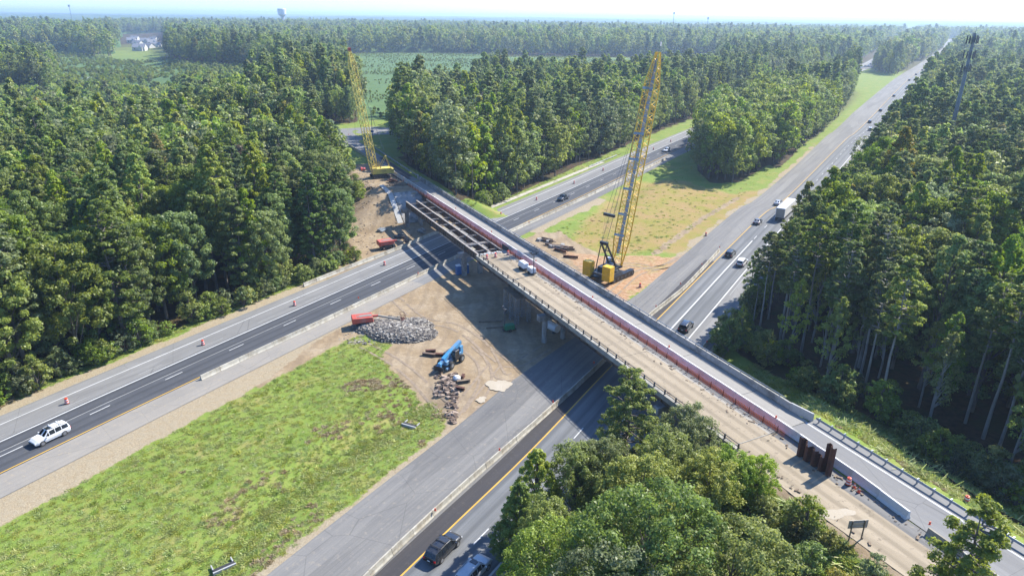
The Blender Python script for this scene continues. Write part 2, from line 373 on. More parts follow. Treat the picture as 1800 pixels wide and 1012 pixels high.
ca = me.color_attributes.new('region', 'FLOAT_COLOR', 'POINT'); ca.data.foreach_set('color', w.reshape(-1, 4).ravel())
dry = blur(inpoly(GX, GY, px((1000, 425), (1045, 372), (1110, 318), (1190, 318), (1290, 342), (1345, 332), (1290, 378), (1200, 442), (1060, 444))), 4)
at2 = me.attributes.new('dry', 'FLOAT', 'POINT'); at2.data.foreach_set('value', dry.astype(np.float32).ravel())
fld = blur(inpoly(GX, GY, FIELD) | inpoly(GX, GY, FIELD2)); at3 = me.attributes.new('field', 'FLOAT', 'POINT'); at3.data.foreach_set('value', fld.astype(np.float32).ravel())
g = bpy.data.objects.new('ground', me); col.objects.link(g); tag(g, kind='structure')
t = NT('ground_cover'); co = t.n('NewGeometry').outputs['Position']
reg = t.n('Attribute', _attribute_name='region'); rgb = t.n('SeparateColor', i0=reg.outputs['Color'])
dirtw, clayw, floorw = rgb.outputs[0], rgb.outputs[1], rgb.outputs[2]; stripw = reg.outputs['Alpha']
wv = t.n('TexWave', Vector=co, Scale=.11, Distortion=9.0, Detail=4, Detail__Scale=.6).outputs[0]; n_big = t.noise(co, .035, 4, .6); n_mid = t.noise(co, .16, 6, .65); n_sm = t.noise(co, 1.1, 5, .65); n_fine = t.noise(co, 5.5, 4, .7)
dryw = t.n('Attribute', _attribute_name='dry').outputs['Fac']; fieldw = t.n('Attribute', _attribute_name='field').outputs['Fac']
gcol = t.ramp(t.math('ADD', t.math('MULTIPLY', n_mid, .55), t.math('ADD', t.math('MULTIPLY', n_sm, .35), t.math('MULTIPLY', n_fine, .15))), [(.30, (.09, .155, .030)), (.42, (.155, .23, .040)), (.52, (.21, .28, .052)), (.62, (.26, .285, .068)), (.76, (.31, .27, .11))])
gcol = t.mix(t.mr(n_fine, .35, .75, .28, 0), gcol, (.07, .11, .025))
drymask = t.math('MULTIPLY', t.mr(t.math('ADD', n_mid, t.math('MULTIPLY', dryw, .26)), .55, .74), .85, clamp=True)
gcol = t.mix(drymask, gcol, t.mix(n_sm, (.25, .185, .065), (.38, .31, .13)))
gcol = t.mix(t.math('MULTIPLY', dryw, .9), gcol, t.mix(t.mr(n_mid, .38, .62), (.25, .225, .045), (.33, .22, .095)))
gcol = t.mix(fieldw, gcol, t.ramp(n_mid, [(.3, (.075, .135, .045)), (.7, (.12, .19, .065))]))
dcol = t.ramp(n_mid, [(.28, (.235, .165, .095)), (.45, (.335, .25, .15)), (.6, (.41, .325, .215)), (.75, (.44, .37, .27))])
dcol = t.mix(t.mr(n_sm, .35, .7, .55, 0), dcol, (.20, .145, .09))
dcol = t.mix(t.mr(n_big, .55, .7, 0, .5), dcol, (.36, .27, .17)); dcol = t.mix(t.mr(wv, .55, .9, 0, .35), dcol, (.20, .15, .10))
ccol = t.ramp(n_sm, [(.3, (.27, .14, .07)), (.5, (.40, .24, .13)), (.7, (.47, .33, .21))])
scol = t.mix(t.mr(n_fine, .35, .65), (.25, .19, .115), (.40, .33, .22)); scol = t.mix(t.mr(n_sm, .4, .62, 0, .45), scol, (.33, .29, .21))
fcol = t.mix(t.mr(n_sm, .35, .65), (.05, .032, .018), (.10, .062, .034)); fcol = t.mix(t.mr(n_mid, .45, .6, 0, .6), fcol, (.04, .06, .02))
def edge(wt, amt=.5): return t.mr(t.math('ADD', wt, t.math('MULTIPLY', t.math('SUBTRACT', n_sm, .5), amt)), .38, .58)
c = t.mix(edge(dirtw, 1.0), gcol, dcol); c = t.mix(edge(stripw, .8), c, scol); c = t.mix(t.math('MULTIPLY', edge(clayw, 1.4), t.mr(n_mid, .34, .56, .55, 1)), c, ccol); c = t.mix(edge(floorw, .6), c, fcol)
c = t.mix(1.0, c, (.80, .80, .80), 'MULTIPLY'); t.set(Base__Color=c, Roughness=.95, Specular__IOR__Level=.15)
t.bump(t.math('ADD', t.math('MULTIPLY', n_sm, 1.0), t.math('MULTIPLY', n_fine, .45)), .55, .16)
me.materials.append(t.mat)
def gz(x, y):
    i = min(max(int(np.searchsorted(gx, x))-1, 0), nx-2); j = min(max(int(np.searchsorted(gy, y))-1, 0), ny-2); a = (x-gx[i])/(gx[i+1]-gx[i]); b = (y-gy[j])/(gy[j+1]-gy[j])
    return float((GZ[j, i]*(1-a)+GZ[j, i+1]*a)*(1-b)+(GZ[j+1, i]*(1-a)+GZ[j+1, i+1]*a)*b)

# ------------------------------------------------------------------ roads
def asphalt(name, c, c2, streak=.5, cracks=.0, stain=(.3, .27, .22), stain_amt=.3, wheel=0, patch=0):
    c, c2, stain = (tuple(x*.76 for x in q) for q in (c, c2, stain))
    t = NT(name); uv = t.n('TexCoord').outputs['UV']; co = t.n('NewGeometry').outputs['Position']
    m1 = t.n('Mapping', Vector=uv, Scale=(1.1, .018, 1)).outputs[0]; m2 = t.n('Mapping', Vector=uv, Scale=(3.2, .05, 1)).outputs[0]
    a = t.noise(m1, 1, 4, .6); b = t.noise(m2, 1, 3, .6); d = t.noise(co, .22, 5, .65); e = t.noise(co, 7, 3, .6); q = t.noise(co, 1.3, 5, .7)
    k = t.math('ADD', t.math('MULTIPLY', a, streak), t.math('ADD', t.math('MULTIPLY', b, streak*.5), t.math('MULTIPLY', d, 1-streak)))
    cc = t.mix(t.mr(k, .42, .78), c, c2); cc = t.mix(t.mr(e, .3, .7, .22, 0), cc, tuple(x*.7 for x in c))
    cc = t.mix(t.math('MULTIPLY', t.mr(q, .56, .68), stain_amt), cc, stain)
    if cracks:
        w = t.n('TexVoronoi', _feature='DISTANCE_TO_EDGE', Vector=co, Scale=.12).outputs[0]
        cc = t.mix(t.math('MULTIPLY', t.mr(w, .0, .006, 1, 0), cracks), cc, tuple(x*.35 for x in c))
    if wheel:
        ux = t.n('SeparateXYZ', i0=uv).outputs[0]; wp = t.math('SINE', t.math('MULTIPLY', t.math('ADD', ux, wheel), 2*pi/1.85)); wp = t.math('MULTIPLY', t.mr(wp, -.2, .9), t.mr(a, .3, .7, .25, .6)); cc = t.mix(wp, cc, tuple(x*.55 for x in c))
    if patch:
        vb = t.n('TexVoronoi', Vector=t.n('Mapping', Vector=uv, Scale=(.28, .035, 1)).outputs[0], Scale=1.0, Randomness=.9); pv = t.n('SeparateColor', i0=vb.outputs['Color']).outputs[0]; cc = t.mix(t.mr(pv, 0, 1, 0, patch), cc, tuple(x*.6 for x in c))
    t.set(Base__Color=cc, Roughness=t.mr(d, .3, .7, .78, .92), Specular__IOR__Level=.3); t.bump(e, .25, .01); return t.mat
A_dark = asphalt('fresh_dark_asphalt', (.060, .064, .074), (.10, .105, .115), .6, stain_amt=.12, wheel=.9, patch=.25)
A_light = asphalt('worn_grey_asphalt', (.185, .182, .176), (.27, .265, .255), .6, .5, stain_amt=.3, patch=.3)
A_mid = asphalt('closed_lane_asphalt', (.125, .122, .12), (.25, .24, .22), .7, .4, (.36, .31, .24), .55, patch=.35)
A_black = asphalt('new_black_shoulder', (.038, .036, .038), (.065, .06, .06), .6, stain=(.2, .17, .14), stain_amt=.15)
A_lane = asphalt('traffic_lane_asphalt', (.10, .105, .112), (.22, .225, .225), .7, stain_amt=.1, wheel=.9, patch=.2)
A_shoulder = asphalt('sandy_shoulder', (.24, .225, .20), (.33, .30, .255), .5, .3, (.40, .33, .23), .6)
A_deck = asphalt('pale_concrete_deck', (.265, .25, .22), (.36, .34, .30), .5, 0, (.24, .22, .19), .5)
A_dirtdeck = asphalt('sand_covered_deck', (.29, .23, .15), (.45, .37, .26), .6, 0, (.20, .16, .11), .95, wheel=.4, patch=.3)
W_line = asphalt('white_road_paint', (.52, .52, .50), (.70, .70, .68), .3, 0, (.25, .25, .24), .5)
Y_line = asphalt('yellow_road_paint', (.58, .34, .05), (.70, .44, .08), .3, 0, (.25, .2, .12), .35)
F_line = asphalt('faded_road_paint', (.26, .26, .25), (.42, .42, .40), .3, 0, (.2, .2, .2), .6)
def strip_mesh(line, S, o0, o1, z, s0, s1, mb=None, mid=0, n=1, jag=0):
    """ribbon between two offsets from chainage s0 to s1; UV is (offset, chainage) in metres"""
    mb = mb or MB(); mb.uv = mb.uv or []
    ss = [s0]+[float(x) for x in S if s0+.5 < x < s1-.5]+[s1]; b = len(mb.v)
    for s in ss:
        for k in range(n+1):
            o = (o0(s) if callable(o0) else o0)*(1-k/n)+(o1(s) if callable(o1) else o1)*k/n
            x, y, _ = at(line, S, s, o); mb.v.append((x, y, z)); mb.uv.append((o, s))
    for i in range(len(ss)-1):
        for k in range(n):
            a = b+i*(n+1)+k; mb.f.append((a, a+1, a+n+2, a+n+1)); mb.m.append(mid)
    if (o1(s0) if callable(o1) else o1) > (o0(s0) if callable(o0) else o0): mb.f[-(len(ss)-1)*n:] = [tuple(reversed(f)) for f in mb.f[-(len(ss)-1)*n:]]
    return mb
def fix_up(mb):
    out = []
    for f in mb.f:
        a, b, c = (Vector(mb.v[i]) for i in f[:3]); out.append(f if (b-a).cross(c-b).z >= 0 else tuple(reversed(f)))
    mb.f = out; return mb
def lane_part(name, mat, line, S, o0, o1, z, s0, s1, parent=None, pieces=None):
    mb = MB()
    for a, b in (pieces or [(s0, s1)]): strip_mesh(line, S, o0, o1, z, a, b, mb)
    o = fix_up(mb).build(name, mat, parent)
    if parent is None: tag(o, kind='structure')
    return o
sL_ = lambda s: s+S0L; sR_ = lambda s: s+S0R
ENDL = LS[-1]-10; ENDR = RS[-1]-5
roadL = lane_part('left_carriageway', A_light, LEFT, LS, -13.0, 7.1, .0, sL_(-60), ENDL)
lane_part('dark_lane_surface', A_dark, LEFT, LS, -8.3, .35, .006, sL_(-60), sL_(1300), roadL)
lane_part('inner_shoulder', A_shoulder, LEFT, LS, -12.9, -7.9, .010, sL_(-60), sL_(78), roadL)
lane_part('inner_shoulder', A_mid, LEFT, LS, -12.9, -8.4, .010, sL_(112), sL_(420), roadL)
def marks(name, mat, line, S, o, w, s0, s1, parent, z=.016, dash=None, ph=0):
    if dash:
        L, T = dash; k = s0+ph
        while k < s1: lane_part(name, mat, line, S, o-w/2, o+w/2, z, k, k+L, parent); k += T
    else: lane_part(name, mat, line, S, o-w/2, o+w/2, z, s0, s1, parent)
marks('yellow_edge_line', Y_line, LEFT, LS, -7.6, .2, sL_(-60), sL_(1300), roadL, .018)
marks('white_lane_line', W_line, LEFT, LS, .0, .26, sL_(-60), sL_(1300), roadL)
marks('seam_line', F_line, LEFT, LS, -2.6, .15, sL_(-60), sL_(230), roadL)
marks('white_edge_line', W_line, LEFT, LS, lambda s: 0, .2, 0, 0, roadL) if False else None
mbw = strip_mesh(LEFT, LS, lambda s: 4.6+np.clip((s-S0L-40)/300, 0, 1)*.9-.1, lambda s: 4.6+np.clip((s-S0L-40)/300, 0, 1)*.9+.1, .016, sL_(-60), sL_(1300)); fix_up(mbw).build('white_edge_line', W_line, roadL)
marks('dashed_lane_line', W_line, LEFT, LS, -3.7, .16, sL_(-38.6), sL_(560), roadL, dash=(3.05, 12.19))
marks('faded_dash', F_line, LEFT, LS, 1.45, .15, sL_(-39), sL_(330), roadL, dash=(4.2, 12.0))
# right-hand carriageway
ow = lambda s: float(np.clip(12-(s-S0R-40)/50*4, 8, 12)) if s < S0R+250 else float(np.clip(8+(s-S0R-250)/200*4, 8, 12))
mb = strip_mesh(RIGHT, RS, -12.6, ow, .0, sR_(-60), ENDR); roadR = fix_up(mb).build('right_carriageway', A_mid); tag(roadR, kind='structure')
lane_part('new_black_shoulder', A_black, RIGHT, RS, .1, 2.35, .008, sR_(-60), sR_(118), roadR)
lane_part('traffic_lanes', A_lane, RIGHT, RS, -7.9, .0, .006, sR_(-60), ENDR-40, roadR)
lane_part('outer_shoulder', A_light, RIGHT, RS, -12.4, -7.7, .010, sR_(-60), sR_(1500), roadR)
marks('yellow_edge_line', Y_line, RIGHT, RS, 0, .2, sR_(-60), sR_(1300), roadR, .018)
marks('white_lane_line', W_line, RIGHT, RS, -3.75, .15, sR_(-56), sR_(66), roadR, dash=(3.05, 12.19), ph=3.0)
marks('white_lane_line', W_line, RIGHT, RS, -3.75, .28, sR_(66), sR_(140), roadR, .018)
marks('white_lane_line', W_line, RIGHT, RS, -3.75, .15, sR_(142), sR_(800), roadR, dash=(3.05, 12.19))
marks('white_edge_line', W_line, RIGHT, RS, -7.9, .24, sR_(-60), sR_(1300), roadR, .018)
marks('faded_edge_line', F_line, RIGHT, RS, -8.75, .16, sR_(98), sR_(240), roadR, .018)
# approach roads on the embankments, the road junction beyond the bridge
def bquad(name, mat, pts, z, parent=None, kind='structure'):
    mb = MB(); mb.uv = []
    n = len(pts)//2
    for s, t in pts: 
        p = B(s, t, z); mb.v.append(tuple(p)); mb.uv.append((t, s))
    for i in range(n-1): mb.f.append((2*i, 2*i+1, 2*i+3, 2*i+2)); mb.m.append(0)
    o = fix_up(mb).build(name, mat, parent); 
    if not parent: tag(o, kind=kind)
    return o
ap = bquad('approach_road', A_light, [(-50, 62.6), (-50, 69.0), (-30, 61.9), (-30, 69.0), (30, 61.0), (30, 68.6)], 7.31)
bquad('white_edge_line', W_line, [(-50, 66.75), (-50, 67.0), (-30, 66.7), (-30, 66.95), (30, 66.5), (30, 66.75)], 7.318, ap)
bquad('worn_asphalt_edge', A_mid, [(-49.5, 60.9), (-49.5, 62.5), (-40, 60.0), (-40, 61.9), (-25, 59.8), (-25, 61.7), (30, 59.6), (30, 60.9)], 7.306, ap)
dr = bquad('dirt_haul_road', A_dirtdeck, [(-52, 54.6), (-52, 62.5), (-40, 54.2), (-40, 61.8), (-25, 54.6), (-25, 61.7), (30, 54.8), (30, 60.9)], 7.30)
lr = bquad('approach_road', A_light, [(-201, 62.8), (-201, 67.2), (-240, 62.3), (-240, 67.6), (-285, 61.5), (-285, 68.0), (-300, 50), (-300, 74), (-312, 40), (-312, 88)], 7.31)
bquad('asphalt_patch', A_black, [(-203, 63.5), (-203, 65.6), (-222, 63.2), (-222, 65.4)], 7.32, lr); bquad('asphalt_patch', A_black, [(-206, 65.7), (-206, 67.1), (-240, 65.9), (-240, 67.5)], 7.322, lr)
bquad('white_edge_line', W_line, [(-225, 62.6), (-225, 62.85), (-288, 61.9), (-288, 62.2)], 7.325, lr)
def pq(name, mat, pts, z):
    mb = MB(); mb.uv = []
    for u, v in pts: p = P(u, v, z); mb.v.append(tuple(p)); mb.uv.append((p.x, p.y))
    mb.f = [tuple(range(len(pts)))]; mb.m = [0]; o = fix_up(mb).build(name, mat); tag(o, kind='structure'); return o
pq('cross_road', A_light, [(590, 232), (640, 226), (683, 224), (690, 236), (660, 237), (640, 243), (625, 252), (590, 262)], 7.33)
pq('side_road', A_shoulder, [(305, 111), (345, 109), (385, 113), (390, 120), (350, 118), (310, 117)], .2)
pq('side_road', A_shoulder, [(445, 139), (492, 137), (495, 145), (450, 146)], .2)
A_pud = asphalt('dried_puddle_silt', (.40, .335, .24), (.50, .44, .35), .3, 0, (.42, .34, .24), .7)
def blob(u, v, ru, rv, z=.06, n=40, seed=1):
    r_ = random.Random(seed); ph = [r_.uniform(0, 6.28) for _ in range(5)]
    pq('dried_puddle', A_pud, [(u+ru*k_*math.cos(a_), v+rv*k_*math.sin(a_)) for a_, k_ in ((2*pi*i/n, 1+.16*math.sin(2*2*pi*i/n+ph[0])+.12*math.sin(3*2*pi*i/n+ph[1])+.09*math.sin(5*2*pi*i/n+ph[2])+.06*math.sin(9*2*pi*i/n+ph[3])) for i in range(n))], z)
A_pud2 = A_pud; blob(1470, 902, 30, 9, z=7.312, seed=9); blob(877, 677, 19, 11, seed=3); blob(846, 702, 9, 5, seed=5)
# ------------------------------------------------------------------ trees
def leafmat(name, dark, light, tip, trans=.52, hue=.02, val=.18):
    t = NT(name); a = t.n('Attribute', _attribute_name='lv').outputs['Fac']; oi = t.n('ObjectInfo').outputs['Random']
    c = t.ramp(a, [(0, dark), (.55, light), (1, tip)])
    c = t.n('HueSaturation', Hue=t.mr(oi, 0, 1, .5-hue, .5+hue), Saturation=t.mr(t.math('FRACT', t.math('MULTIPLY', oi, 7.3)), 0, 1, .78, 1.08), Value=t.mr(t.math('FRACT', t.math('MULTIPLY', oi, 13.7)), 0, 1, 1-val, 1+val), Color=c).outputs[0]
    d = t.n('BsdfDiffuse', Color=c); tr = t.n('BsdfTranslucent', Color=t.n('HueSaturation', Hue=.485, Saturation=1.1, Value=1.25, Color=c).outputs[0])
    gl = t.n('BsdfGlossy', Color=(.9, .9, .8, 1), Roughness=.5)
    m = t.n('MixShader', i0=trans); t.t.links.new(d.outputs[0], m.inputs[1]); t.t.links.new(tr.outputs[0], m.inputs[2])
    m2 = t.n('MixShader', i0=.025); t.t.links.new(m.outputs[0], m2.inputs[1]); t.t.links.new(gl.outputs[0], m2.inputs[2])
    t.t.links.new(m2.outputs[0], t.out.inputs[0]); return t.mat
LM = {'pine': leafmat('pine_needles', (.074, .116, .026), (.152, .214, .050), (.23, .295, .080)),
      'oak': leafmat('oak_leaves', (.105, .156, .026), (.198, .268, .045), (.28, .36, .078)),
      'grey': leafmat('grey_green_leaves', (.092, .130, .040), (.172, .222, .078), (.27, .315, .145)),
      'poplar': leafmat('yellow_green_leaves', (.13, .19, .02), (.24, .315, .035), (.35, .39, .055), .42, .025),
      'gold': leafmat('golden_leaves', (.14, .15, .02), (.26, .25, .035), (.36, .28, .05), .42, .02),
      'brown': leafmat('dead_brown_leaves', (.10, .075, .045), (.17, .13, .08), (.24, .19, .12), .2),
      'weed': leafmat('verge_grass_blades', (.19, .25, .045), (.28, .33, .06), (.35, .38, .10), .4, .03),
      'straw': leafmat('dry_weed_blades', (.22, .16, .07), (.32, .25, .12), (.40, .33, .19), .35, .02)}
M['bark'] = grime('tree_bark', (.17, .14, .115), .95, .35, .8, bump=.4)
M['barkgrey'] = grime('pale_grey_bark', (.27, .25, .22), .95, .25, .8, bump=.3)
def leaves(cen, rad, per, size, rg, flat=.75, up=.35, inner=.38):
    n = len(cen); c = np.repeat(cen, per, 0); r = np.repeat(rad, per)[:, None]; N = n*per
    d = rg.normal(size=(N, 3)); d[:, 2] += up; d /= np.linalg.norm(d, axis=1)[:, None]
    p = c+d*r*np.array([1, 1, flat])*(inner+(1-inner)*rg.random((N, 1)))
    nr = d*.9+rg.normal(size=(N, 3))*.55+np.array([0, 0, .35]); nr /= np.linalg.norm(nr, axis=1)[:, None]
    a = np.cross(nr, rg.normal(size=(N, 3))); a /= np.linalg.norm(a, axis=1)[:, None]; b = np.cross(nr, a)
    s = (size*(.6+.8*rg.random((N, 1))))*.5
    fold = nr*s*.35
    V = np.stack([p-a*s, p-b*s*.62+fold, p+a*s*1.1, p+b*s*.62+fold], 1).reshape(-1, 3)
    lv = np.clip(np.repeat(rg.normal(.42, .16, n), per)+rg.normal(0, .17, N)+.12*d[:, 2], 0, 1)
    return V, np.repeat(lv, 4)
def crown_mesh(name, V, lv, mat, trunk=None):
    nq = len(V)//4; me = bpy.data.meshes.new(name); tv = np.zeros((0, 3)); tf = []
    if trunk: tv = np.array(trunk.v); tf = trunk.f
    allv = np.concatenate([V, tv]) if len(tv) else V
    me.vertices.add(len(allv)); me.vertices.foreach_set('co', allv.astype(np.float32).ravel())
    li = list(range(nq*4)); ls = list(range(0, nq*4, 4)); lt = [4]*nq; k = nq*4
    for f in tf: li += [i+nq*4 for i in f]; ls.append(k); lt.append(len(f)); k += len(f)
    me.loops.add(len(li)); me.loops.foreach_set('vertex_index', li); me.polygons.add(len(ls)); me.polygons.foreach_set('loop_start', ls); me.polygons.foreach_set('loop_total', lt)
    me.materials.append(mat)
    if trunk: me.materials.append(M['bark']); me.polygons.foreach_set('material_index', [0]*nq+[1]*len(tf))
    at_ = me.attributes.new('lv', 'FLOAT', 'POINT'); at_.data.foreach_set('value', np.concatenate([lv, np.full(len(tv), .5)]).astype(np.float32))
    me.update(calc_edges=True); return me
def skeleton(kind, h, Rc, rg, dens=1.0, base=None):
    """branch tips (clump centres, radii) and limb segments of one tree of height h and crown radius Rc"""
    C, Q, limbs = [], [], []
    if kind == 'pine':
        z0 = h*(base if base is not None else .42); z = z0; bend = rg.normal(0, .25, 2)
        while z < h*.985:
            t = (z-z0)/(h-z0); L = Rc*max(.12, min(1, .55+1.6*t)*(1-t)**.46*1.05)
            for k in range(int(rg.integers(3, 6))):
                a = rg.random()*6.283; l = L*rg.uniform(.55, 1.12); dz = l*rg.uniform(-.05, .35)
                o = bend*t; tip = np.array([o[0]+math.cos(a)*l, o[1]+math.sin(a)*l, z+dz]); limbs.append(((o[0], o[1], z-.1), tip, .05+.05*(1-t)))
                C.append(tip); Q.append(rg.uniform(.55, .95)*(.75+.35*(1-t)))
                if l > 1.6: C.append(np.array([o[0], o[1], z])*.42+tip*.58+rg.normal(0, .25, 3)); Q.append(rg.uniform(.5, .85))
            z += rg.uniform(.55, 1.05)/dens
        C.append(np.array([bend[0], bend[1], h-.3])); Q.append(.6)
    else:
        z0 = h*(base if base is not None else (.22 if kind == 'poplar' else .3)); n = int((75 if kind == 'poplar' else 95)*dens); cz = z0+(h-z0)*.5
        big = [(rg.normal(size=3)) for _ in range(9)]; big = [b/np.linalg.norm(b) for b in big]
        for k in range(n):
            d = rg.normal(size=3); d[2] += .25; d /= np.linalg.norm(d)
            m = max(float(np.dot(d, b)) for b in big); bumpy = .74+.34*max(0, m-.45)/.55     # a few big lobes
            u = rg.uniform(.82, 1.0) if k % 4 else rg.uniform(.3, .75)
            if kind == 'poplar':
                zz = z0+(h-z0)*rg.random()**.85; t = (zz-z0)/(h-z0); w = Rc*(min(1, .5+1.9*t)*(1-t)**.7*1.25+.04)
                a = math.atan2(d[1], d[0]); p = np.array([math.cos(a)*w*u*bumpy, math.sin(a)*w*u*bumpy, zz]); q = rg.uniform(.7, 1.15)*(.6+.5*(1-t))
            else:
                p = np.array([d[0]*Rc*u*bumpy, d[1]*Rc*u*bumpy, cz+d[2]*(h-z0)*.5*u*bumpy]); q = rg.uniform(.75, 1.35)
            C.append(p); Q.append(q)
            if k % 4 == 0: limbs.append(((0, 0, max(z0*.8, p[2]-abs(p[0])-abs(p[1])-1)), p, .09))
    return np.array(C), np.array(Q), limbs
def trunk_mb(kind, h, limbs, rg, n=7):
    m = MB(); r = (h*.0125+.03)*(.62 if h > 24.5 or h < 16 else 1); k = 5; pts = [(0, 0, -.6)]
    for i in range(1, k+1): pts.append((rg.normal(0, .08)*i*.5, rg.normal(0, .08)*i*.5, h*.93*i/k))
    for i in range(k): m.tube(pts[i], pts[i+1], r*(1-i/k)*1.0+.04, r*(1-(i+1)/k)+.04, n, 0, cap=False)
    for a, b, w in limbs: m.tube(a, b, w, w*.3, 4, 0, cap=False)
    return m
PROTO = {}       # (kind, variant) -> dict(crown, trunk, h, r)
def make_proto(key, kind, mats, h, Rc, per, size, dens=1.0, base=None, seed=0, flat=None, csc=1.0, bark='bark'):
    rg = np.random.default_rng(seed); C, Q, limbs = skeleton(kind, h, Rc, rg, dens, base)
    V, lv = leaves(C, Q*csc, per, size, rg, flat if flat else (.5 if kind == 'pine' else .8), .35 if kind != 'pine' else .5)
    tm = trunk_mb(kind, h, limbs, rg)
    PROTO[key] = dict(crowns={m: crown_mesh('crown_'+key, V, lv, LM[m]) for m in mats}, trunk=tm.mesh('trunk_'+key, M[bark]), h=h, r=Rc, kind=kind)
for v in range(4): make_proto(f'pine{v}', 'pine', ['pine'], [24, 26, 22, 25][v], [4.1, 3.7, 4.3, 4.4][v], 72, .35, 1.35, [.22, .4, .15, .3][v], 100+v, csc=.88)
for v in range(4): make_proto(f'oak{v}', 'oak', ['oak', 'grey', 'poplar', 'brown'], [21, 23, 19, 22][v], [4.7, 5.2, 4.7, 5.5][v], 84, .37, 1.7, [.25, .3, .15, .35][v], 120+v, csc=.82)
for v in range(3): make_proto(f'poplar{v}', 'poplar', ['poplar', 'gold', 'oak'], [24, 21, 26][v], [4.0, 3.8, 4.3][v], 78, .35, 1.7, [.2, .15, .3][v], 140+v, csc=.82)
for v in range(3): make_proto(f'tallpine{v}', 'pine', ['pine', 'grey', 'oak'], [26, 25, 28][v], [3.6, 3.2, 3.9][v], 70, .34, 1.35, [.60, .52, .64][v], 150+v, csc=.85, bark='barkgrey')
for v in range(2): make_proto(f'sapling{v}', 'poplar', ['oak', 'grey', 'poplar'], [15, 12][v], [2.2, 1.9][v], 40, .30, .8, [.3, .2][v], 155+v, csc=.7, bark='barkgrey')
make_proto('bush0', 'oak', ['oak', 'poplar', 'gold', 'grey'], 3.2, 1.9, 26, .30, .45, .02, 160, csc=.45)
make_proto('bush1', 'oak', ['oak', 'poplar', 'gold', 'grey'], 5.2, 2.2, 34, .32, .55, .05, 161, csc=.5)
# finer ones for the trees closest to the camera
make_proto('bigoak0', 'oak', ['oak', 'grey', 'poplar'], 19, 7.2, 80, .27, 3.4, .25, 170, csc=.78)
make_proto('bigoak1', 'oak', ['oak', 'grey', 'poplar'], 15, 4.4, 80, .25, 2.4, .18, 171, csc=.66)
make_proto('bigpoplar0', 'poplar', ['poplar', 'gold', 'oak'], 14, 4.3, 80, .25, 3.0, .08, 172, csc=.62)
make_proto('bigpine0', 'pine', ['pine', 'oak'], 17, 4.6, 120, .24, 1.5, .22, 173, csc=.85)
make_proto('bigpine1', 'pine', ['pine', 'oak'], 17, 3.6, 130, .21, 1.6, .15, 174, csc=.8)
def plant(key, mat, x, y, z, sc_, rz, name, label, cat='tree', group=None, sz=None, lean=0):
    p = PROTO[key]; r = empty(name, (x, y, z), rz, label, cat, group); r.scale = (sc_, sc_, sz or sc_)
    if lean: r.rotation_euler = (lean, 0, rz)
    for nm, me_ in (('trunk', p['trunk']), ('crown', p['crowns'][mat])):
        o = bpy.data.objects.new(nm, me_); col.objects.link(o); o.parent = r
    return r
# --- where trees stand
def scatter(r0, r1, sp, seed):
    rg = np.random.default_rng(seed); x = np.arange(-r1*.86-30, r1*.86+30, sp); y = np.arange(max(0, r0*.7-20), r1, sp)
    X, Y = np.meshgrid(x, y); X = X+rg.uniform(-.42, .42, X.shape)*sp; Y = Y+rg.uniform(-.42, .42, X.shape)*sp; X = X.ravel(); Y = Y.ravel()
    r = np.hypot(X, Y); k = (r >= r0) & (r < r1) & (np.abs(X) < Y*.80+28) & (Y > 10); return X[k], Y[k]
def stands(X, Y):
    """species mix differs from stand to stand; returns kind index: 0 pine 1 oak 2 grey oak 3 poplar 4 gold 5 brown"""
    n = lump(X, Y, .035, 33)+.6*lump(X, Y, .12, 34); u = np.random.default_rng(5).random(X.shape); k = np.where(n > .15, 0, 1)
    pine = np.where(n > .1, .50, .16); pine = np.where((X < 0) & (Y < 180), np.where(n > 0, .42, .25), pine); pine = np.where(X > 60, pine+.12, pine)
    pine = np.where((X < -70) & (Y > 120) & (Y < 300), pine*.45, pine)
    k = np.where(u < pine, 0, np.where(u < pine+(1-pine)*.42, 1, np.where(u < pine+(1-pine)*.66, 2, np.where(u < pine+(1-pine)*.965, 3, np.where(u < pine+(1-pine)*.994, 4, 5)))))
    return k
Xa, Ya = scatter(35, 430, 4.9, 1); fa = fields(Xa, Ya); ka = forest(Xa, Ya, fa)
Xa, Ya = Xa[ka], Ya[ka]; fa = tuple(a[ka] for a in fa)
Za = height(Xa, Ya, fa); Ka = stands(Xa, Ya); Ka[(fa[1] > 300-0) & (fa[0] < -10) & (fa[2] > 10) & (Ka == 0)] = 1
Ka[(inpoly(Xa, Ya, GROVE)) & (Ka != 2)] = 1
rg_ = np.random.default_rng(8)
Sa = rg_.normal(1.0, .11, len(Xa)).clip(.72, 1.25)*np.where(fa[2] < 0, np.clip(.55+(-fa[2]-16.2)/20, .55, 1), 1)*np.where((fa[4] < -295) & (Ya > 270) & (Ya < 350) & (Xa < -30), .62, 1); Ra = rg_.uniform(0, 6.28, len(Xa))
edge_d = np.minimum.reduce([np.abs(np.where(fa[0] > 0, fa[0]-12.2, 99)), np.abs(np.where(fa[2] < 0, -fa[2]-16.2, 99)), np.abs(fa[5]-88)+np.where(fa[4] > -90, 0, 99)])
KN = ['pine', 'oak', 'grey', 'poplar', 'gold', 'brown']
KEYS = {0: ('pine', 4, 'pine'), 1: ('oak', 4, 'oak'), 2: ('oak', 4, 'grey'), 3: ('poplar', 3, 'poplar'), 4: ('poplar', 3, 'gold'), 5: ('oak', 4, 'brown')}
Va = rg_.integers(0, 12, len(Xa)); Va = np.where((edge_d < 6) & (fa[2] > 0) & (Ka != 3) & (Ka != 4), 2, np.where((edge_d < 6) & (fa[2] > 0), 1, Va))
dist = np.sqrt(Xa**2+Ya**2+(H-18)**2)
U = np.array([proj(x, y, z+14) for x, y, z in zip(Xa, Ya, Za)])
inview = (U[:, 0] > -60) & (U[:, 0] < 1860) & (U[:, 1] < 1150)
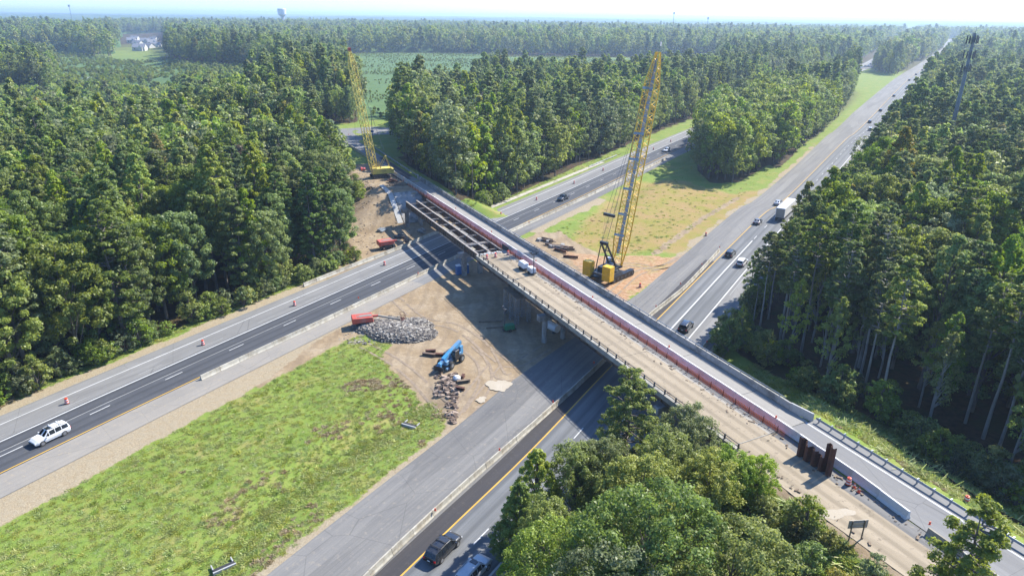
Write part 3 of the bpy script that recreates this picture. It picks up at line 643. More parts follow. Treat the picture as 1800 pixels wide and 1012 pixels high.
order = np.argsort(np.where(inview, dist, 1e9)); single = np.zeros(len(Xa), bool)
npine = nbroad = 0; chosen = []
for i in order:
    if not inview[i]: break
    if Ka[i] == 0:
        if npine < 290: npine += 1; chosen.append(i); single[i] = True
    elif nbroad < 275: nbroad += 1; chosen.append(i); single[i] = True
    if npine >= 290 and nbroad >= 275: break
NAMES = {0: 'pine_tree', 1: 'oak_tree', 2: 'oak_tree', 3: 'poplar_tree', 4: 'poplar_tree', 5: 'dead_tree'}
LOOK = {0: 'dark green pine', 1: 'mid green broadleaf tree', 2: 'grey-green broadleaf tree', 3: 'bright yellow-green tree', 4: 'golden yellow tree', 5: 'brown withered tree'}
def wood(i):
    oL_, sL__, oR_, sR__, s_, t_ = (float(a[i]) for a in fa)
    if oR_ < 0: return 'right-hand wood'
    if oL_ < 0: return 'grove in the median'
    return 'left-hand wood' if t_ < 56 else 'wood beyond the bridge'
edge_n = {}
for i in chosen:
    base, nv, mt = KEYS[int(Ka[i])]; key = f'{base}{int(Va[i]) % nv}'
    if fa[2][i] < 0 and fa[5][i] < 101 and fa[5][i] > 70:
        if Ka[i] == 0 or (Ka[i] in (1, 2) and int(Va[i]) % 2): key = f'tallpine{int(Va[i]) % 3}'
        elif Ka[i] in (1, 2, 3): key = f'sapling{int(Va[i]) % 2}'
    wd = wood(i); ed = edge_d[i] < 4.5
    grp = f'{LOOK[int(Ka[i])]}s of the {wd}' if not ed else f'{LOOK[int(Ka[i])]}s along the edge of the {wd}'
    if ed: edge_n.setdefault((wd, int(Ka[i])), []).append(i)
    plant(key, mt, float(Xa[i]), float(Ya[i]), float(Za[i]), float(Sa[i]), float(Ra[i]), NAMES[int(Ka[i])], f'{LOOK[int(Ka[i])]} standing inside the {wd}, behind its edge row', 'tree', grp).name

# labels of the edge rows count along the edge
ORD = lambda n: f'{n}{"th" if 10 <= n % 100 <= 20 else {1: "st", 2: "nd", 3: "rd"}.get(n % 10, "th")}'
_roots = [o for o in col.objects if o.type == 'EMPTY' and o.name.split('.')[0] in NAMES.values()]
_by = {(round(o.location.x, 2), round(o.location.y, 2)): o for o in _roots}
for (wd, kk), li in edge_n.items():
    li.sort(key=lambda i: U[i][0])
    for n, i in enumerate(li):
        o = _by[(round(float(Xa[i]), 2), round(float(Ya[i]), 2))]
        o['label'] = f'{LOOK[kk]}, {wd} edge, {ORD(n+1)} such from left'
inner = {}
for i in chosen:
    if edge_d[i] >= 4.5: inner.setdefault((wood(i), int(Ka[i]), 0 if dist[i] < 150 else 1 if dist[i] < 190 else 2), []).append(i)
for (wd, kk, bnd), li in inner.items():
    li.sort(key=lambda i: U[i][0])
    for n, i in enumerate(li): _by[(round(float(Xa[i]), 2), round(float(Ya[i]), 2))]['label'] = f'{LOOK[kk]} {["near the front", "midway back", "far back"][bnd]} in the {wd}, {ORD(n+1)} such from left'
# --- everything farther off or smaller: one mass of woodland, instanced
far_col = bpy.data.collections.new('woodland_parts')
def lod(name, kind, mat, h, Rc, per, size, dens, seed, base=None, csc=1.2):
    rg = np.random.default_rng(seed); C, Q, limbs = skeleton(kind, h, Rc, rg, dens, base); V, lv = leaves(C, Q*csc, per, size, rg, .6 if kind == 'pine' else .85, .45)
    tm = MB(); tm.tube((0, 0, -.5), (0, 0, h*.9), h*.013, .05, 5, cap=False)
    o = bpy.data.objects.new(name, crown_mesh(name, V, lv, LM[mat], tm)); far_col.objects.link(o); return o
lodlist = []
for nm, kind, mat, h, Rc, b in [('pine', 'pine', 'pine', 24, 4.0, .14), ('pine', 'pine', 'pine', 26, 3.9, .25), ('oak', 'oak', 'oak', 21, 4.8, .08), ('oak', 'oak', 'oak', 23, 5.2, .12), ('oak', 'oak', 'grey', 21, 4.8, .08), ('oak', 'oak', 'grey', 23, 5.0, .12),
                          ('poplar', 'poplar', 'poplar', 24, 3.9, .15), ('poplar', 'poplar', 'poplar', 22, 3.6, .15), ('poplar', 'poplar', 'gold', 22, 3.7, .15), ('oak', 'oak', 'brown', 20, 4.4, .2)]:
    lodlist.append(lod(f'a{len(lodlist):02d}_{nm}', kind, mat, h, Rc, 24, .82, .85, 200+len(lodlist), b))
n_mid = len(lodlist)
for nm, kind, mat, h, Rc, b in [('pine', 'pine', 'pine', 24, 4.0, .3), ('oak', 'oak', 'oak', 22, 5.2, .15), ('oak', 'oak', 'grey', 22, 5.2, .15), ('poplar', 'poplar', 'poplar', 23, 4.2, .1)]:
    lodlist.append(lod(f'b{len(lodlist):02d}_{nm}', kind, mat, h, Rc, 12, 1.5, .5, 230+len(lodlist), b, 1.5))
small0 = len(lodlist); lodlist.append(lod('c_young_pine', 'pine', 'pine', 6, 2.0, 16, .75, .9, 260, .05, 1.0)); lodlist.append(lod('c_young_oak', 'oak', 'oak', 5, 2.2, 12, .8, .4, 261, .05, .6))
lodlist.append(lod('d_young_pole', 'poplar', 'poplar', 5, 1.9, 12, .7, .4, 262, .05, .6))
def instancer(name, collection, pts, idx, rot, scl, kind='stuff', label=None):
    me = bpy.data.meshes.new(name); me.vertices.add(len(pts)); me.vertices.foreach_set('co', np.asarray(pts, np.float32).ravel())
    for an, ty, va in (('idx', 'INT', idx), ('rz', 'FLOAT', rot)):
        a = me.attributes.new(an, ty, 'POINT'); a.data.foreach_set('value', np.asarray(va, np.int32 if ty == 'INT' else np.float32))
    a = me.attributes.new('scl', 'FLOAT_VECTOR', 'POINT'); a.data.foreach_set('vector', np.asarray(scl, np.float32).ravel())
    o = bpy.data.objects.new(name, me); col.objects.link(o); tag(o, label, kind=kind)
    ng = bpy.data.node_groups.new(name, 'GeometryNodeTree'); ng.interface.new_socket('Geometry', in_out='INPUT', socket_type='NodeSocketGeometry'); ng.interface.new_socket('Geometry', in_out='OUTPUT', socket_type='NodeSocketGeometry')
    N = ng.nodes.new; L = ng.links.new; gi = N('NodeGroupInput'); go = N('NodeGroupOutput'); ci = N('GeometryNodeCollectionInfo'); ci.inputs['Collection'].default_value = collection
    ci.inputs['Separate Children'].default_value = True; ci.inputs['Reset Children'].default_value = True
    ip = N('GeometryNodeInstanceOnPoints'); ip.inputs['Pick Instance'].default_value = True
    def na(n_, ty): x = N('GeometryNodeInputNamedAttribute'); x.data_type = ty; x.inputs['Name'].default_value = n_; return x.outputs['Attribute']
    cx = N('ShaderNodeCombineXYZ'); L(na('rz', 'FLOAT'), cx.inputs[2])
    L(gi.outputs[0], ip.inputs['Points']); L(ci.outputs[0], ip.inputs['Instance']); L(na('idx', 'INT'), ip.inputs['Instance Index']); L(cx.outputs[0], ip.inputs['Rotation']); L(na('scl', 'FLOAT_VECTOR'), ip.inputs['Scale']); L(ip.outputs[0], go.inputs[0])
    md = o.modifiers.new('scatter', 'NODES'); md.node_group = ng; return o
pts, idx, rot, scl = [], [], [], []
m = ~single; LI = {0: (0, 2), 1: (2, 2), 2: (4, 2), 3: (6, 2), 4: (8, 1), 5: (9, 1)}
def put(X, Y, Z, I, S, rg):
    pts.append(np.stack([X, Y, Z], 1)); idx.append(I); rot.append(rg.uniform(0, 6.28, len(X))); scl.append(np.stack([S*rg.uniform(.9, 1.1, len(X)), S*rg.uniform(.9, 1.1, len(X)), S*rg.uniform(.92, 1.08, len(X))], 1))
I = np.array([LI[int(k)][0]+int(v) % LI[int(k)][1] for k, v in zip(Ka[m], Va[m])]) if m.any() else np.zeros(0, int)
put(Xa[m], Ya[m], Za[m], I, Sa[m], rg_)
X, Y = scatter(430, 1000, 7.2, 2); k = forest(X, Y); X, Y = X[k], Y[k]; K = stands(X, Y)
put(X, Y, height(X, Y), np.array([LI[int(q)][0]+(i % LI[int(q)][1]) for i, q in enumerate(K)]), rg_.normal(1.03, .12, len(X)).clip(.7, 1.3), rg_)
X, Y = scatter(1000, 2900, 13, 3); k = forest(X, Y); X, Y = X[k], Y[k]; K = stands(X, Y); hill = 4*lump(X, Y, .004, 44)*np.clip((np.hypot(X, Y)-1000)/600, 0, 1)
put(X, Y, np.maximum(0, hill), np.array([n_mid+[1 if (j % 3) else 0, 1, 2, 3, 3, 1][int(q)] for j, q in enumerate(K)]), rg_.normal(1.25, .2, len(X)).clip(.8, 1.7), rg_)
# young pines in the clearings
bb = [(p[0], p[1]) for p in FIELD+FIELD2]; 
NB = int((max(p[0] for p in bb)-min(p[0] for p in bb))*(max(p[1] for p in bb)-min(p[1] for p in bb))/26); X = rg_.uniform(min(p[0] for p in bb), max(p[0] for p in bb), NB); Y = rg_.uniform(min(p[1] for p in bb), max(p[1] for p in bb), NB); kk_ = rg_.random(NB) < .55+.6*lump(X, Y, .05, 71); X, Y = X[kk_], Y[kk_]
k = (inpoly(X, Y, FIELD) | inpoly(X, Y, FIELD2)) & ~inpoly(X, Y, BELT) & ~inpoly(X, Y, px((440, 134), (495, 134), (495, 146), (440, 146))); X, Y = X[k], Y[k]
f2 = inpoly(X, Y, FIELD2); sm = np.where(f2, np.interp(Y, [280, 400, 520, 640, 800], [2.3, 2.1, 1.3, .8, .55]), np.where(Y < 420, .45, .30))*rg_.uniform(.7, 1.25, len(X))
put(X, Y, height(X, Y), small0+rg_.choice([0, 1, 2], len(X), p=[.8, .13, .07]), sm, rg_)
instancer('woodland', far_col, np.concatenate(pts), np.concatenate(idx), np.concatenate(rot), np.concatenate(scl), label='dense mixed woodland stretching behind the roads to the horizon')
# beyond 1.2 km the canopy closes into one rolling surface
rr = np.concatenate([np.geomspace(1150, 4000, 90), np.geomspace(4100, 24000, 110)]); aa = np.linspace(-.80, .80, 420); RRr, AA = np.meshgrid(rr, aa, indexing='ij'); CX = RRr*np.sin(AA); CYy = RRr*np.cos(AA)
rgc = np.random.default_rng(3); hl = np.clip((RRr-3000)/3000, 0, 1)
CZ = 12+rgc.normal(0, 1.9, CX.shape)+4*lump(CX, CYy, .004, 44)+hl*(20+7*lump(CX, CYy, .0009, 45)+4*lump(CX, CYy, .0021, 46))
of, sf, orf, srf, _q1, _q2 = fields(CX.ravel(), CYy.ravel()); near = ((np.abs(of) < 26) | (np.abs(orf) < 34)).reshape(CX.shape) & (RRr < 7000)
near |= (~forest(CX.ravel(), CYy.ravel(), (of, sf, orf, srf, _q1, _q2))).reshape(CX.shape) & (RRr < 2900)
CZ = np.where(near, -1.5, CZ); CZ[0] = -2
na_, nb_ = CX.shape; me2 = bpy.data.meshes.new('distant_canopy'); me2.vertices.add(na_*nb_); me2.vertices.foreach_set('co', np.stack([CX, CYy, CZ], -1).astype(np.float32).ravel())
ii = (np.arange(na_-1)[:, None]*nb_+np.arange(nb_-1)[None, :]).ravel(); q = np.stack([ii, ii+nb_, ii+nb_+1, ii+1], 1).astype(np.int32)
me2.loops.add(q.size); me2.loops.foreach_set('vertex_index', q.ravel()); me2.polygons.add(len(q)); me2.polygons.foreach_set('loop_start', np.arange(0, q.size, 4, dtype=np.int32)); me2.polygons.foreach_set('loop_total', np.full(len(q), 4, np.int32)); me2.update(calc_edges=True)
t = NT('distant_canopy_leaves'); co = t.n('NewGeometry').outputs['Position']
t.set(Base__Color=t.ramp(t.math('ADD', t.math('MULTIPLY', t.noise(co, .02, 4, .7), .6), t.math('MULTIPLY', t.noise(co, .0025, 3), .45)), [(.38, (.018, .040, .016)), (.52, (.045, .085, .028)), (.66, (.09, .135, .045))]), Roughness=.95, Specular__IOR__Level=.1)
me2.materials.append(t.mat); o = bpy.data.objects.new('distant_canopy', me2); col.objects.link(o); tag(o, 'unbroken distant forest canopy reaching the hazy horizon', kind='stuff')
# ------------------------------------------------------------------ trees placed one by one near the camera
def top_at(u, v, ztop): return P(u, v, ztop)
HERO = [  # crown top in the photograph, height of that top, proto, leaves, height above its foot, label
 ((1112, 648), 16.0, 'bigpine0', 'oak', 16.5, 'feathery light green pine rising in front of the bridge railing'),
 ((945, 792), 11.5, 'bigpoplar0', 'poplar', 11.5, 'slim leafy tree overhanging the outer lane, leftmost of the tall clump by the bridge'),
 ((1018, 782), 12.0, 'bigoak1', 'oak', 12.0, 'small dark green tree between the slim leafy tree and the pine by the bridge'),
 ((1060, 770), 12.0, 'bigoak1', 'grey', 12.5, 'grey-green tree just below the feathery pine by the bridge'),
 ((1180, 760), 13.5, 'bigoak1', 'oak', 13.5, 'dense green tree between the feathery pine and the bridge railing end'),
 ((1215, 715), 12.5, 'bigoak1', 'grey', 12.0, 'rounded grey-green tree touching the bridge railing'),
 ((1135, 800), 15.0, 'bigoak1', 'poplar', 14.0, 'olive green tree above the broad oak in the foreground'),
 ((1290, 790), 12.5, 'bigoak1', 'poplar', 9.5, 'yellow-green tree at the end of the bridge railing'),
 ((1338, 800), 12.0, 'bigoak1', 'poplar', 8.0, 'small yellow-green tree leaning over the sandy haul road'),
 ((1255, 800), 13.5, 'bigoak1', 'poplar', 11.5, 'light green tree between the yellow-green trees and the broad oak'),
 ((1150, 868), 19.0, 'bigoak0', 'oak', 19.0, 'broad oak with a wide grey-green crown filling the foreground'),
 ((1300, 935), 17.0, 'bigoak0', 'oak', 16.5, 'wide oak at the bottom edge to the right of the broad oak'),
 ((1000, 935), 15.0, 'bigoak0', 'oak', 15.0, 'round oak at the bottom edge to the left of the broad oak'),
 ((900, 975), 7.0, 'bigpoplar0', 'poplar', 7.0, 'low yellow-green tree beside the silver car'),
 ((884, 915), 5.0, 'bigpoplar0', 'oak', 5.0, 'small dark sapling above the silver car'),
 ((1075, 1005), 18.0, 'bigoak0', 'grey', 18.0, 'grey-green oak cut by the bottom edge of the picture'),
 ((1735, 880), 23.0, 'bigpine1', 'oak', 17.0, 'feathery young pine at the lower right corner over the approach road'),
 ((915, 850), 9.5, 'bigpoplar0', 'oak', 9.5, 'small leafy tree between the slim leafy tree and the sapling over the outer lane'),
 ((965, 880), 11.0, 'bigoak1', 'oak', 11.0, 'green tree behind the round oak at the roadside'),
]
for (u, v), zt, key, mt, h, lab in HERO:
    p = P(u, v, zt); pr = PROTO[key]; k = h/pr['h']; q = k if key != 'bigoak0' else k*1.0
    plant(key, mt, p.x, p.y, zt-h*1.0, q, rnd.uniform(0, 6.28), 'pine_tree' if 'pine' in key else 'oak_tree' if 'oak' in key else 'poplar_tree', lab, 'tree')
for u, v, zt, key, mt, h, lab in [(1395, 320, 24, 'poplar0', 'gold', 24, 'golden-topped tree at the near corner of the right-hand wood beside the highway'),
                             (1330, 440, 11, 'poplar1', 'poplar', 11, 'yellow-green sapling leaning over the lane beside the white car'),
                             (1660, 395, 22, 'poplar1', 'gold', 22, 'golden tree glowing among the dark pines of the right-hand wood'),
                             (1120, 265, 6, 'poplar1', 'poplar', 6, 'small tree on the far verge near the crane boom')][:3]:
    p = P(u+(28 if u == 1395 else 0), v, zt); plant(key, mt, p.x, p.y, 0, h/PROTO[key]['h'], rnd.uniform(0, 6), 'poplar_tree', lab, 'tree')
# bushes on the embankment sides and along the wood edges
bush_pts = []
rgb_ = np.random.default_rng(77)
X = rgb_.uniform(-110, 150, 60000); Y = rgb_.uniform(35, 330, 60000); f_ = fields(X, Y); Fm = forest(X, Y, f_)
e_ = (np.where(f_[0] > 0, np.abs(f_[0]-11.6-np.clip((f_[1]-150)/200, 0, 1)*6), 99) < 1.3) & (f_[0] > 10)
e_ |= (np.abs(f_[2]+15.2) < 1.0) & ((f_[5] > 80) | (f_[5] < 50)); e_ &= ~((f_[4] < -150) & (f_[5] > 37) & (f_[5] < 75)) & ~inpoly(X, Y, JUNC)
e2 = (f_[4] > -46) & (f_[5] > 47) & (f_[5] < 52) & (rgb_.random(len(X)) < .95)
e3 = (f_[4] < -190) & (f_[4] > -232) & (f_[5] > 32) & (f_[5] < 47)
e4 = (f_[5] > 84) & (f_[5] < 90) & (f_[4] > -85) & (f_[2] < -14)
kb = np.where((e_ & (rgb_.random(len(X)) < .32)) | (e2 & (rgb_.random(len(X)) < .2)) | (e3 & (rgb_.random(len(X)) < .25)) | (e4 & (rgb_.random(len(X)) < .3)))[0]
Zb = height(X[kb], Y[kb], tuple(a[kb] for a in f_)); ub = [proj(a, b, c) for a, b, c in zip(X[kb], Y[kb], Zb)]
kb = [(i, z) for i, z, u in zip(kb, Zb, ub) if -20 < u[0] < 1820 and 150 < u[1] < 1040]
near = sorted(kb, key=lambda q: math.hypot(X[q[0]], Y[q[0]]))[:285]; BG = {}
for i, z in near:
    key = rnd.choice(['bush0', 'bush1', 'bush0']); mt = rnd.choice(['oak', 'oak', 'poplar', 'grey', 'gold'] if f_[5][i] < 55 and f_[4][i] > -60 else ['oak', 'oak', 'grey', 'poplar'])
    wd = 'at the foot of the right-hand wood' if f_[2][i] < -12 and f_[5][i] > 70 else 'on the slope below the haul road' if f_[4][i] > -60 else 'beside the outer lane' if f_[2][i] < -12 else 'on the bank below the crane' if f_[5][i] < 50 and f_[4][i] < -180 else 'along the left-hand wood' if f_[5][i] < 56 else 'along the wood beyond the bridge'
    r = plant(key, mt, float(X[i]), float(Y[i]), float(z)-.1, rnd.uniform(.45, .8) if f_[4][i] > -60 and f_[5][i] < 55 else rnd.uniform(.6, 1.3), rnd.uniform(0, 6.28), 'bush', f'low leafy {dict(oak="green", poplar="yellow-green", grey="grey-green", gold="golden")[mt]} bush {wd}', 'bush', f'{dict(oak="green", poplar="yellow-green", grey="grey-green", gold="golden")[mt]} bushes {wd}'); BG.setdefault((mt, wd), []).append(r)
for (mt, wd), li in BG.items():
    li.sort(key=lambda o: proj(*o.location)[0])
    for n, o in enumerate(li): o['label'] = o['label'].replace('low leafy ', 'leafy ')+f', {ORD(n+1)} such from left'
# grass, weeds: short blades gathered in tufts
tuft_col = bpy.data.collections.new('grass_parts')
def tuft(name, mat, n, h, spread, seed):
    rg = np.random.default_rng(seed); V = []; 
    for i in range(n):
        a = rg.random()*6.283; r = spread*rg.random()**.6; x, y = math.cos(a)*r, math.sin(a)*r; b = rg.random()*6.283; hh = h*rg.uniform(.5, 1.15)*(1-.4*r/spread); lx, ly = rg.normal(0, .7, 2)*hh; w = .05+.06*rg.random()
        V += [(x-math.cos(b)*w, y-math.sin(b)*w, 0), (x+math.cos(b)*w, y+math.sin(b)*w, 0), (x+lx+math.cos(b)*w*.5, y+ly, hh), (x+lx-math.cos(b)*w*.5, y+ly+.01, hh*.96)]
    V = np.array(V); lv = np.repeat(np.clip(rg.normal(.5, .22, n), 0, 1), 4)
    o = bpy.data.objects.new(name, crown_mesh(name, V, lv, LM[mat])); tuft_col.objects.link(o)
for i in range(3): tuft(f'a{i}_grass', 'weed', 60, .34, .55, 300+i)
for i in range(2): tuft(f'b{i}_weed', 'weed', 70, .75, .6, 310+i)
for i in range(2): tuft(f'c{i}_dry', 'straw', 60, .6, .55, 320+i)
rgg = np.random.default_rng(55); N_ = 300000
X = rgg.uniform(-115, 120, N_); Y = rgg.uniform(38, 300, N_); fg = fields(X, Y); r_ = np.hypot(X, Y)
grass = ((fg[0] < -18.3) & (fg[2] > 13) & ~inpoly(X, Y, SITE) & ~inpoly(X, Y, CLAY) & ~inpoly(X, Y, RUBBLE_DIRT)) | ((fg[0] > 9.8) & (fg[0] < 13)) | ((fg[5] > 70) & (fg[5] < 86) & (fg[4] > -75)) | ((fg[4] > -50) & (fg[5] < 53.4) & (fg[5] > 44)) | ((fg[0] > 9) & (fg[0] < 20) & (fg[1] > 120))
grass &= ~((fg[4] < -150) & (fg[4] > -235) & (fg[5] > 37) & (fg[5] < 74)) & (fg[0] < 40)
grass &= (~forest(X, Y, fg)) & (rgg.random(N_) < np.clip(1.25-r_/230, .12, 1)) & ((r_ < 150) | (rgg.random(N_) < .12) | (fg[0] > 0) | (fg[2] < 0)); X, Y = X[grass], Y[grass]; fg = tuple(a[grass] for a in fg)
dryn = lump(X, Y, .14, 61)+.5*lump(X, Y, .5, 62); dd = polydist(X, Y, DITCH); tall = (rgg.random(len(X)) < np.where(fg[5] > 69, .35, .07)) & (dryn < .6)
isdry = (dryn > .62) | ((dd > 2) & (dd < 7) & (dryn > -.05) & (rgg.random(len(X)) < .35))
I = np.where(isdry, 5+rgg.integers(0, 2, len(X)), np.where(tall | (dd < 2), 3+rgg.integers(0, 2, len(X)), rgg.integers(0, 3, len(X))))
band = ((fg[4] > -50) & (fg[5] < 53.4) & (fg[5] > 44)) | ((fg[5] > 70) & (fg[4] > -75)); bt_ = band & (rgg.random(len(X)) < np.where(fg[5] > 69, .22, .5)); I = np.where(bt_, 3+(rgg.random(len(X)) < .5), I); S = np.where(bt_, rgg.uniform(.6, 1.15, len(X)), rgg.uniform(.32, .7, len(X))); Zg = height(X, Y, fg)
instancer('grass', tuft_col, np.stack([X, Y, Zg-.02], 1), I, rgg.uniform(0, 6.28, len(X)), np.stack([S*1.2, S*1.2, S*rgg.uniform(.35, .7, len(X))], 1), label='rough green grass and dry weeds covering the median and verges')
# ------------------------------------------------------------------ haze
hm = bpy.data.materials.new('haze'); hm.use_nodes = True; hn = hm.node_tree; hn.nodes.clear(); ho = hn.nodes.new('ShaderNodeOutputMaterial'); hv = hn.nodes.new('ShaderNodeVolumePrincipled')
hv.inputs['Color'].default_value = (.58, .75, .95, 1); hv.inputs['Density'].default_value = HAZE_DENSITY; hv.inputs['Anisotropy'].default_value = .3; hn.links.new(hv.outputs[0], ho.inputs['Volume'])
hz = MB().box((0, 0, 37.0), (60000, 60000, 84)).build('haze', hm); tag(hz, 'thin blue summer haze over the far woods', kind='stuff')
# ------------------------------------------------------------------ the overpass, half new lane, half under demolition
br = empty('overpass_bridge', B(-125, 60, 0), BANG, 'long steel girder overpass half demolished, one concrete lane still open across both carriageways', 'bridge')
def bl(s, t, z): return (s+125, t-60, z)
def bbox(name, mat, s0, s1, t0, t1, z0, z1, parent=None):
    o = MB().box(((s0+s1)/2+125, (t0+t1)/2-60, (z0+z1)/2), (abs(s1-s0), abs(t1-t0), abs(z1-z0))).build(name, mat, parent or br); return o
def sheet(name, mat, s0, s1, t0, t1, z, parent):
    m = MB(); m.uv = []; k = max(1, int((s1-s0)/6))
    for i in range(k+1):
        s = s0+(s1-s0)*i/k
        for t_ in (t0, t1): m.v.append(bl(s, t_, z)); m.uv.append((t_, s))
    for i in range(k): m.f.append((2*i, 2*i+2, 2*i+3, 2*i+1)); m.m.append(0)
    return m.build(name, mat, parent)
M['deckside'] = grime('stained_deck_edge', (.36, .34, .29), .9, .2, .6, dirt=(.12, .11, .09), dirt_amt=.7)
dk = bbox('concrete_deck', M['deckside'], -200.5, -50, 62.3, 67.25, 7.16, 7.38); sheet('deck_surface', A_deck, -200.4, -50.1, 62.75, 67.2, 7.386, dk)
sheet('tyre_worn_lane', asphalt('tyre_darkened_concrete', (.24, .225, .20), (.33, .31, .275), .85, 0, (.2, .19, .17), .3), -200.4, -50.1, 63.9, 66.2, 7.390, dk)
od = bbox('old_deck', M['deckside'], -126.6, -50, 54.5, 62.15, 7.10, 7.36); sheet('sand_covering', A_dirtdeck, -126.5, -50.1, 54.75, 60.6, 7.366, od); sheet('swept_deck_strip', asphalt('swept_concrete', (.31, .28, .235), (.42, .385, .32), .5, 0, (.2, .18, .15), .6), -126.5, -50.1, 60.6, 62.1, 7.37, od)
# rough broken lip of the old deck
jt = MB()
for k in (1, 4): jt.box(bl(-120+k*11.3, 58.3, 7.366), (.05, 7.2, .01))
for k in range(12): jt.box(bl(-195+k*12.4, 64.9, 7.392), (.07, 4.3, .008))
jt.build('deck_joint', M['fabric'], br)
rb = MB()
for i in range(60):
    t_ = rnd.uniform(55, 62); rb.box(bl(-126.6-rnd.uniform(0, .9), t_, 7.12+rnd.uniform(-.15, .25)), (rnd.uniform(.2, .9), rnd.uniform(.2, .7), rnd.uniform(.1, .3)), rz=rnd.uniform(0, 3))
o = rb.build('broken_deck_lip', M['conc_new'], br); tag(o, kind='stuff')
# parapets
pf = MB().prism([(-.2, 7.38), (.22, 7.38), (.18, 8.35), (-.08, 8.35), (-.12, 7.95), (-.28, 7.6)], bl(-201.5, 67.35, 0), bl(-53, 67.35, 0)).build('far_parapet', M['conc_grey'], br)
MB().prism([(-.2, 7.3), (.22, 7.3), (.16, 8.42), (-.08, 8.42)], bl(-53, 67.35, 0), bl(-49.8, 67.85, 0)).build('end_block', M['conc_new'], br)
MB().prism([(-.22, 7.3), (.25, 7.3), (.2, 8.5), (-.12, 8.5)], bl(-203.6, 67.9, 0), bl(-201.5, 67.35, 0)).build('end_block', M['conc_new'], br)
rl = MB().tube(bl(-200, 67.42, 8.62), bl(-54, 67.42, 8.62), .055, n=6).build('parapet_rail', M['galv'], pf)
for i in range(61):
    s = -199+i*2.4
    if i == 0: pst = MB().box((0, 0, 0), (.12, .1, .28)).mesh('rail_post', M['galv'])
    o = bpy.data.objects.new('rail_post', pst); col.objects.link(o); o.parent = pf; o.location = bl(s, 67.42, 8.49)
cb = MB().prism([(-.22, 6.95), (.28, 6.95), (.28, 7.72), (-.22, 7.72)], bl(-126.3, 54.45, 0), bl(-49, 54.45, 0)).build('near_curb', M['deckside'], br)
for z_ in (8.02, 8.40): MB().tube(bl(-125.2, 54.45, z_), bl(-48.8, 54.45, z_), .045, n=6).build('near_rail', M['rail'], br)
pm = MB().box((0, 0, .36), (.16, .22, .72), tx=.8, ty=.7).mesh('railing_post', M['rail'])
for i in range(34):
    o = bpy.data.objects.new('railing_post', pm); col.objects.link(o); o.parent = br; o.location = bl(-125+i*2.305, 54.5, 7.72)
# girders
def girder(name, s0, s1, t, z0=5.62, z1=7.14, fw=.42, mat='steel_weather', top=None, stiff=0, near=-1):
    m = MB(); m.box(bl((s0+s1)/2, t, (z0+z1)/2), (s1-s0, .03, z1-z0-.08)); m.box(bl((s0+s1)/2, t, z0+.025), (s1-s0, fw, .05))
    if stiff:
        k = int((s1-s0)/stiff)
        for i in range(k+1): m.box(bl(s0+.1+i*stiff, t+near*.1, (z0+z1)/2), (.03, .19, z1-z0-.12))
    o = m.build(name, M[mat], br); MB().box(bl((s0+s1)/2, t, z1-.01), (s1-s0, fw, .05)).build('top_flange', M[top or mat], o); return o
for s0, s1 in ((-177.5, -135.3), (-135.1, -126.6)):
    for t_ in (55.6, 58.55, 61.5): girder('steel_girder', s0, s1, t_, z1=7.22, top='flange', stiff=1.5, fw=.45)
for t_ in (55.3, 58.55, 61.5): girder('steel_girder', -126.6, -51, t_, z1=7.1, stiff=2.4)
for t_ in (62.75, 64.9, 67.0): girder('steel_girder', -200, -51, t_, z0=5.5, z1=7.16, stiff=1.1 if t_ < 63 else 0)
MB().box(bl(-151, 62.45, 6.35), (50, .05, 1.45)).build('formwork_panel', M['conc_grey'], br)
dm = MB().box((0, 0, 0), (.12, 2.8, .22)).box((0, 0, .12), (.22, 2.8, .03)).mesh('cross_frame', M['flange'])
for i in range(9):
    for t_ in (57.07, 60.02):
        o = bpy.data.objects.new('cross_frame', dm); col.objects.link(o); o.parent = br; o.location = bl(-175.2+i*5.55+rnd.uniform(-.15, .15), t_, 6.85); o.rotation_euler = (0, 0, rnd.uniform(-.02, .02))
for k in (-.35, 0, .35): MB().box(bl(-135.2+k, 58.5, 7.0), (.16, 5.9, .3)).build('cross_beam', M['flange'], br)
dbr = MB()
for k in range(420):
    s_ = rnd.uniform(-125, -30); t_ = rnd.choice([rnd.gauss(61.2, .25), rnd.gauss(60.5, .5), rnd.gauss(55.2, .3)]); d = rnd.choice([.06, .09, .14, .22]); dbr.box(bl(s_, t_, 7.39), (d*rnd.uniform(1, 3), d, d*.5), rz=rnd.uniform(0, 3))
tag(dbr.build('deck_debris', M['wood'], br), kind='stuff')
# piers
for s_, round_ in ((-176.3, False), (-135.2, False), (-97.4, True), (-63.5, True)):
    cap = MB().box(bl(s_, 60.9, 4.95), (1.15, 14.2, 1.15)).build('pier_cap', M['conc_grey'], br); bevel(cap, .06)
    for t_ in (55.2, 59.1, 63.0, 66.8):
        m = MB()
        if round_: m.tube(bl(s_, t_, -.3), bl(s_, t_, 4.4), .5, .5, 18)
        else: m.box(bl(s_, t_, 2.05), (.95, .95, 4.7))
        m.build('pier_column', M['conc_grey'], br)
    for t_ in (55.4, 58.55, 61.5, 62.8, 64.9, 67.0): MB().box(bl(s_, t_, 5.57), (.4, .4, .12)).build('bearing', M['steel_weather'], cap)
bbox('abutment_wall', M['conc_grey'], -50.8, -49.4, 54.2, 69, 3.0, 7.05)
bbox('abutment_wall', M['conc_grey'], -202.5, -200.6, 62.2, 68.5, 2.0, 7.1)
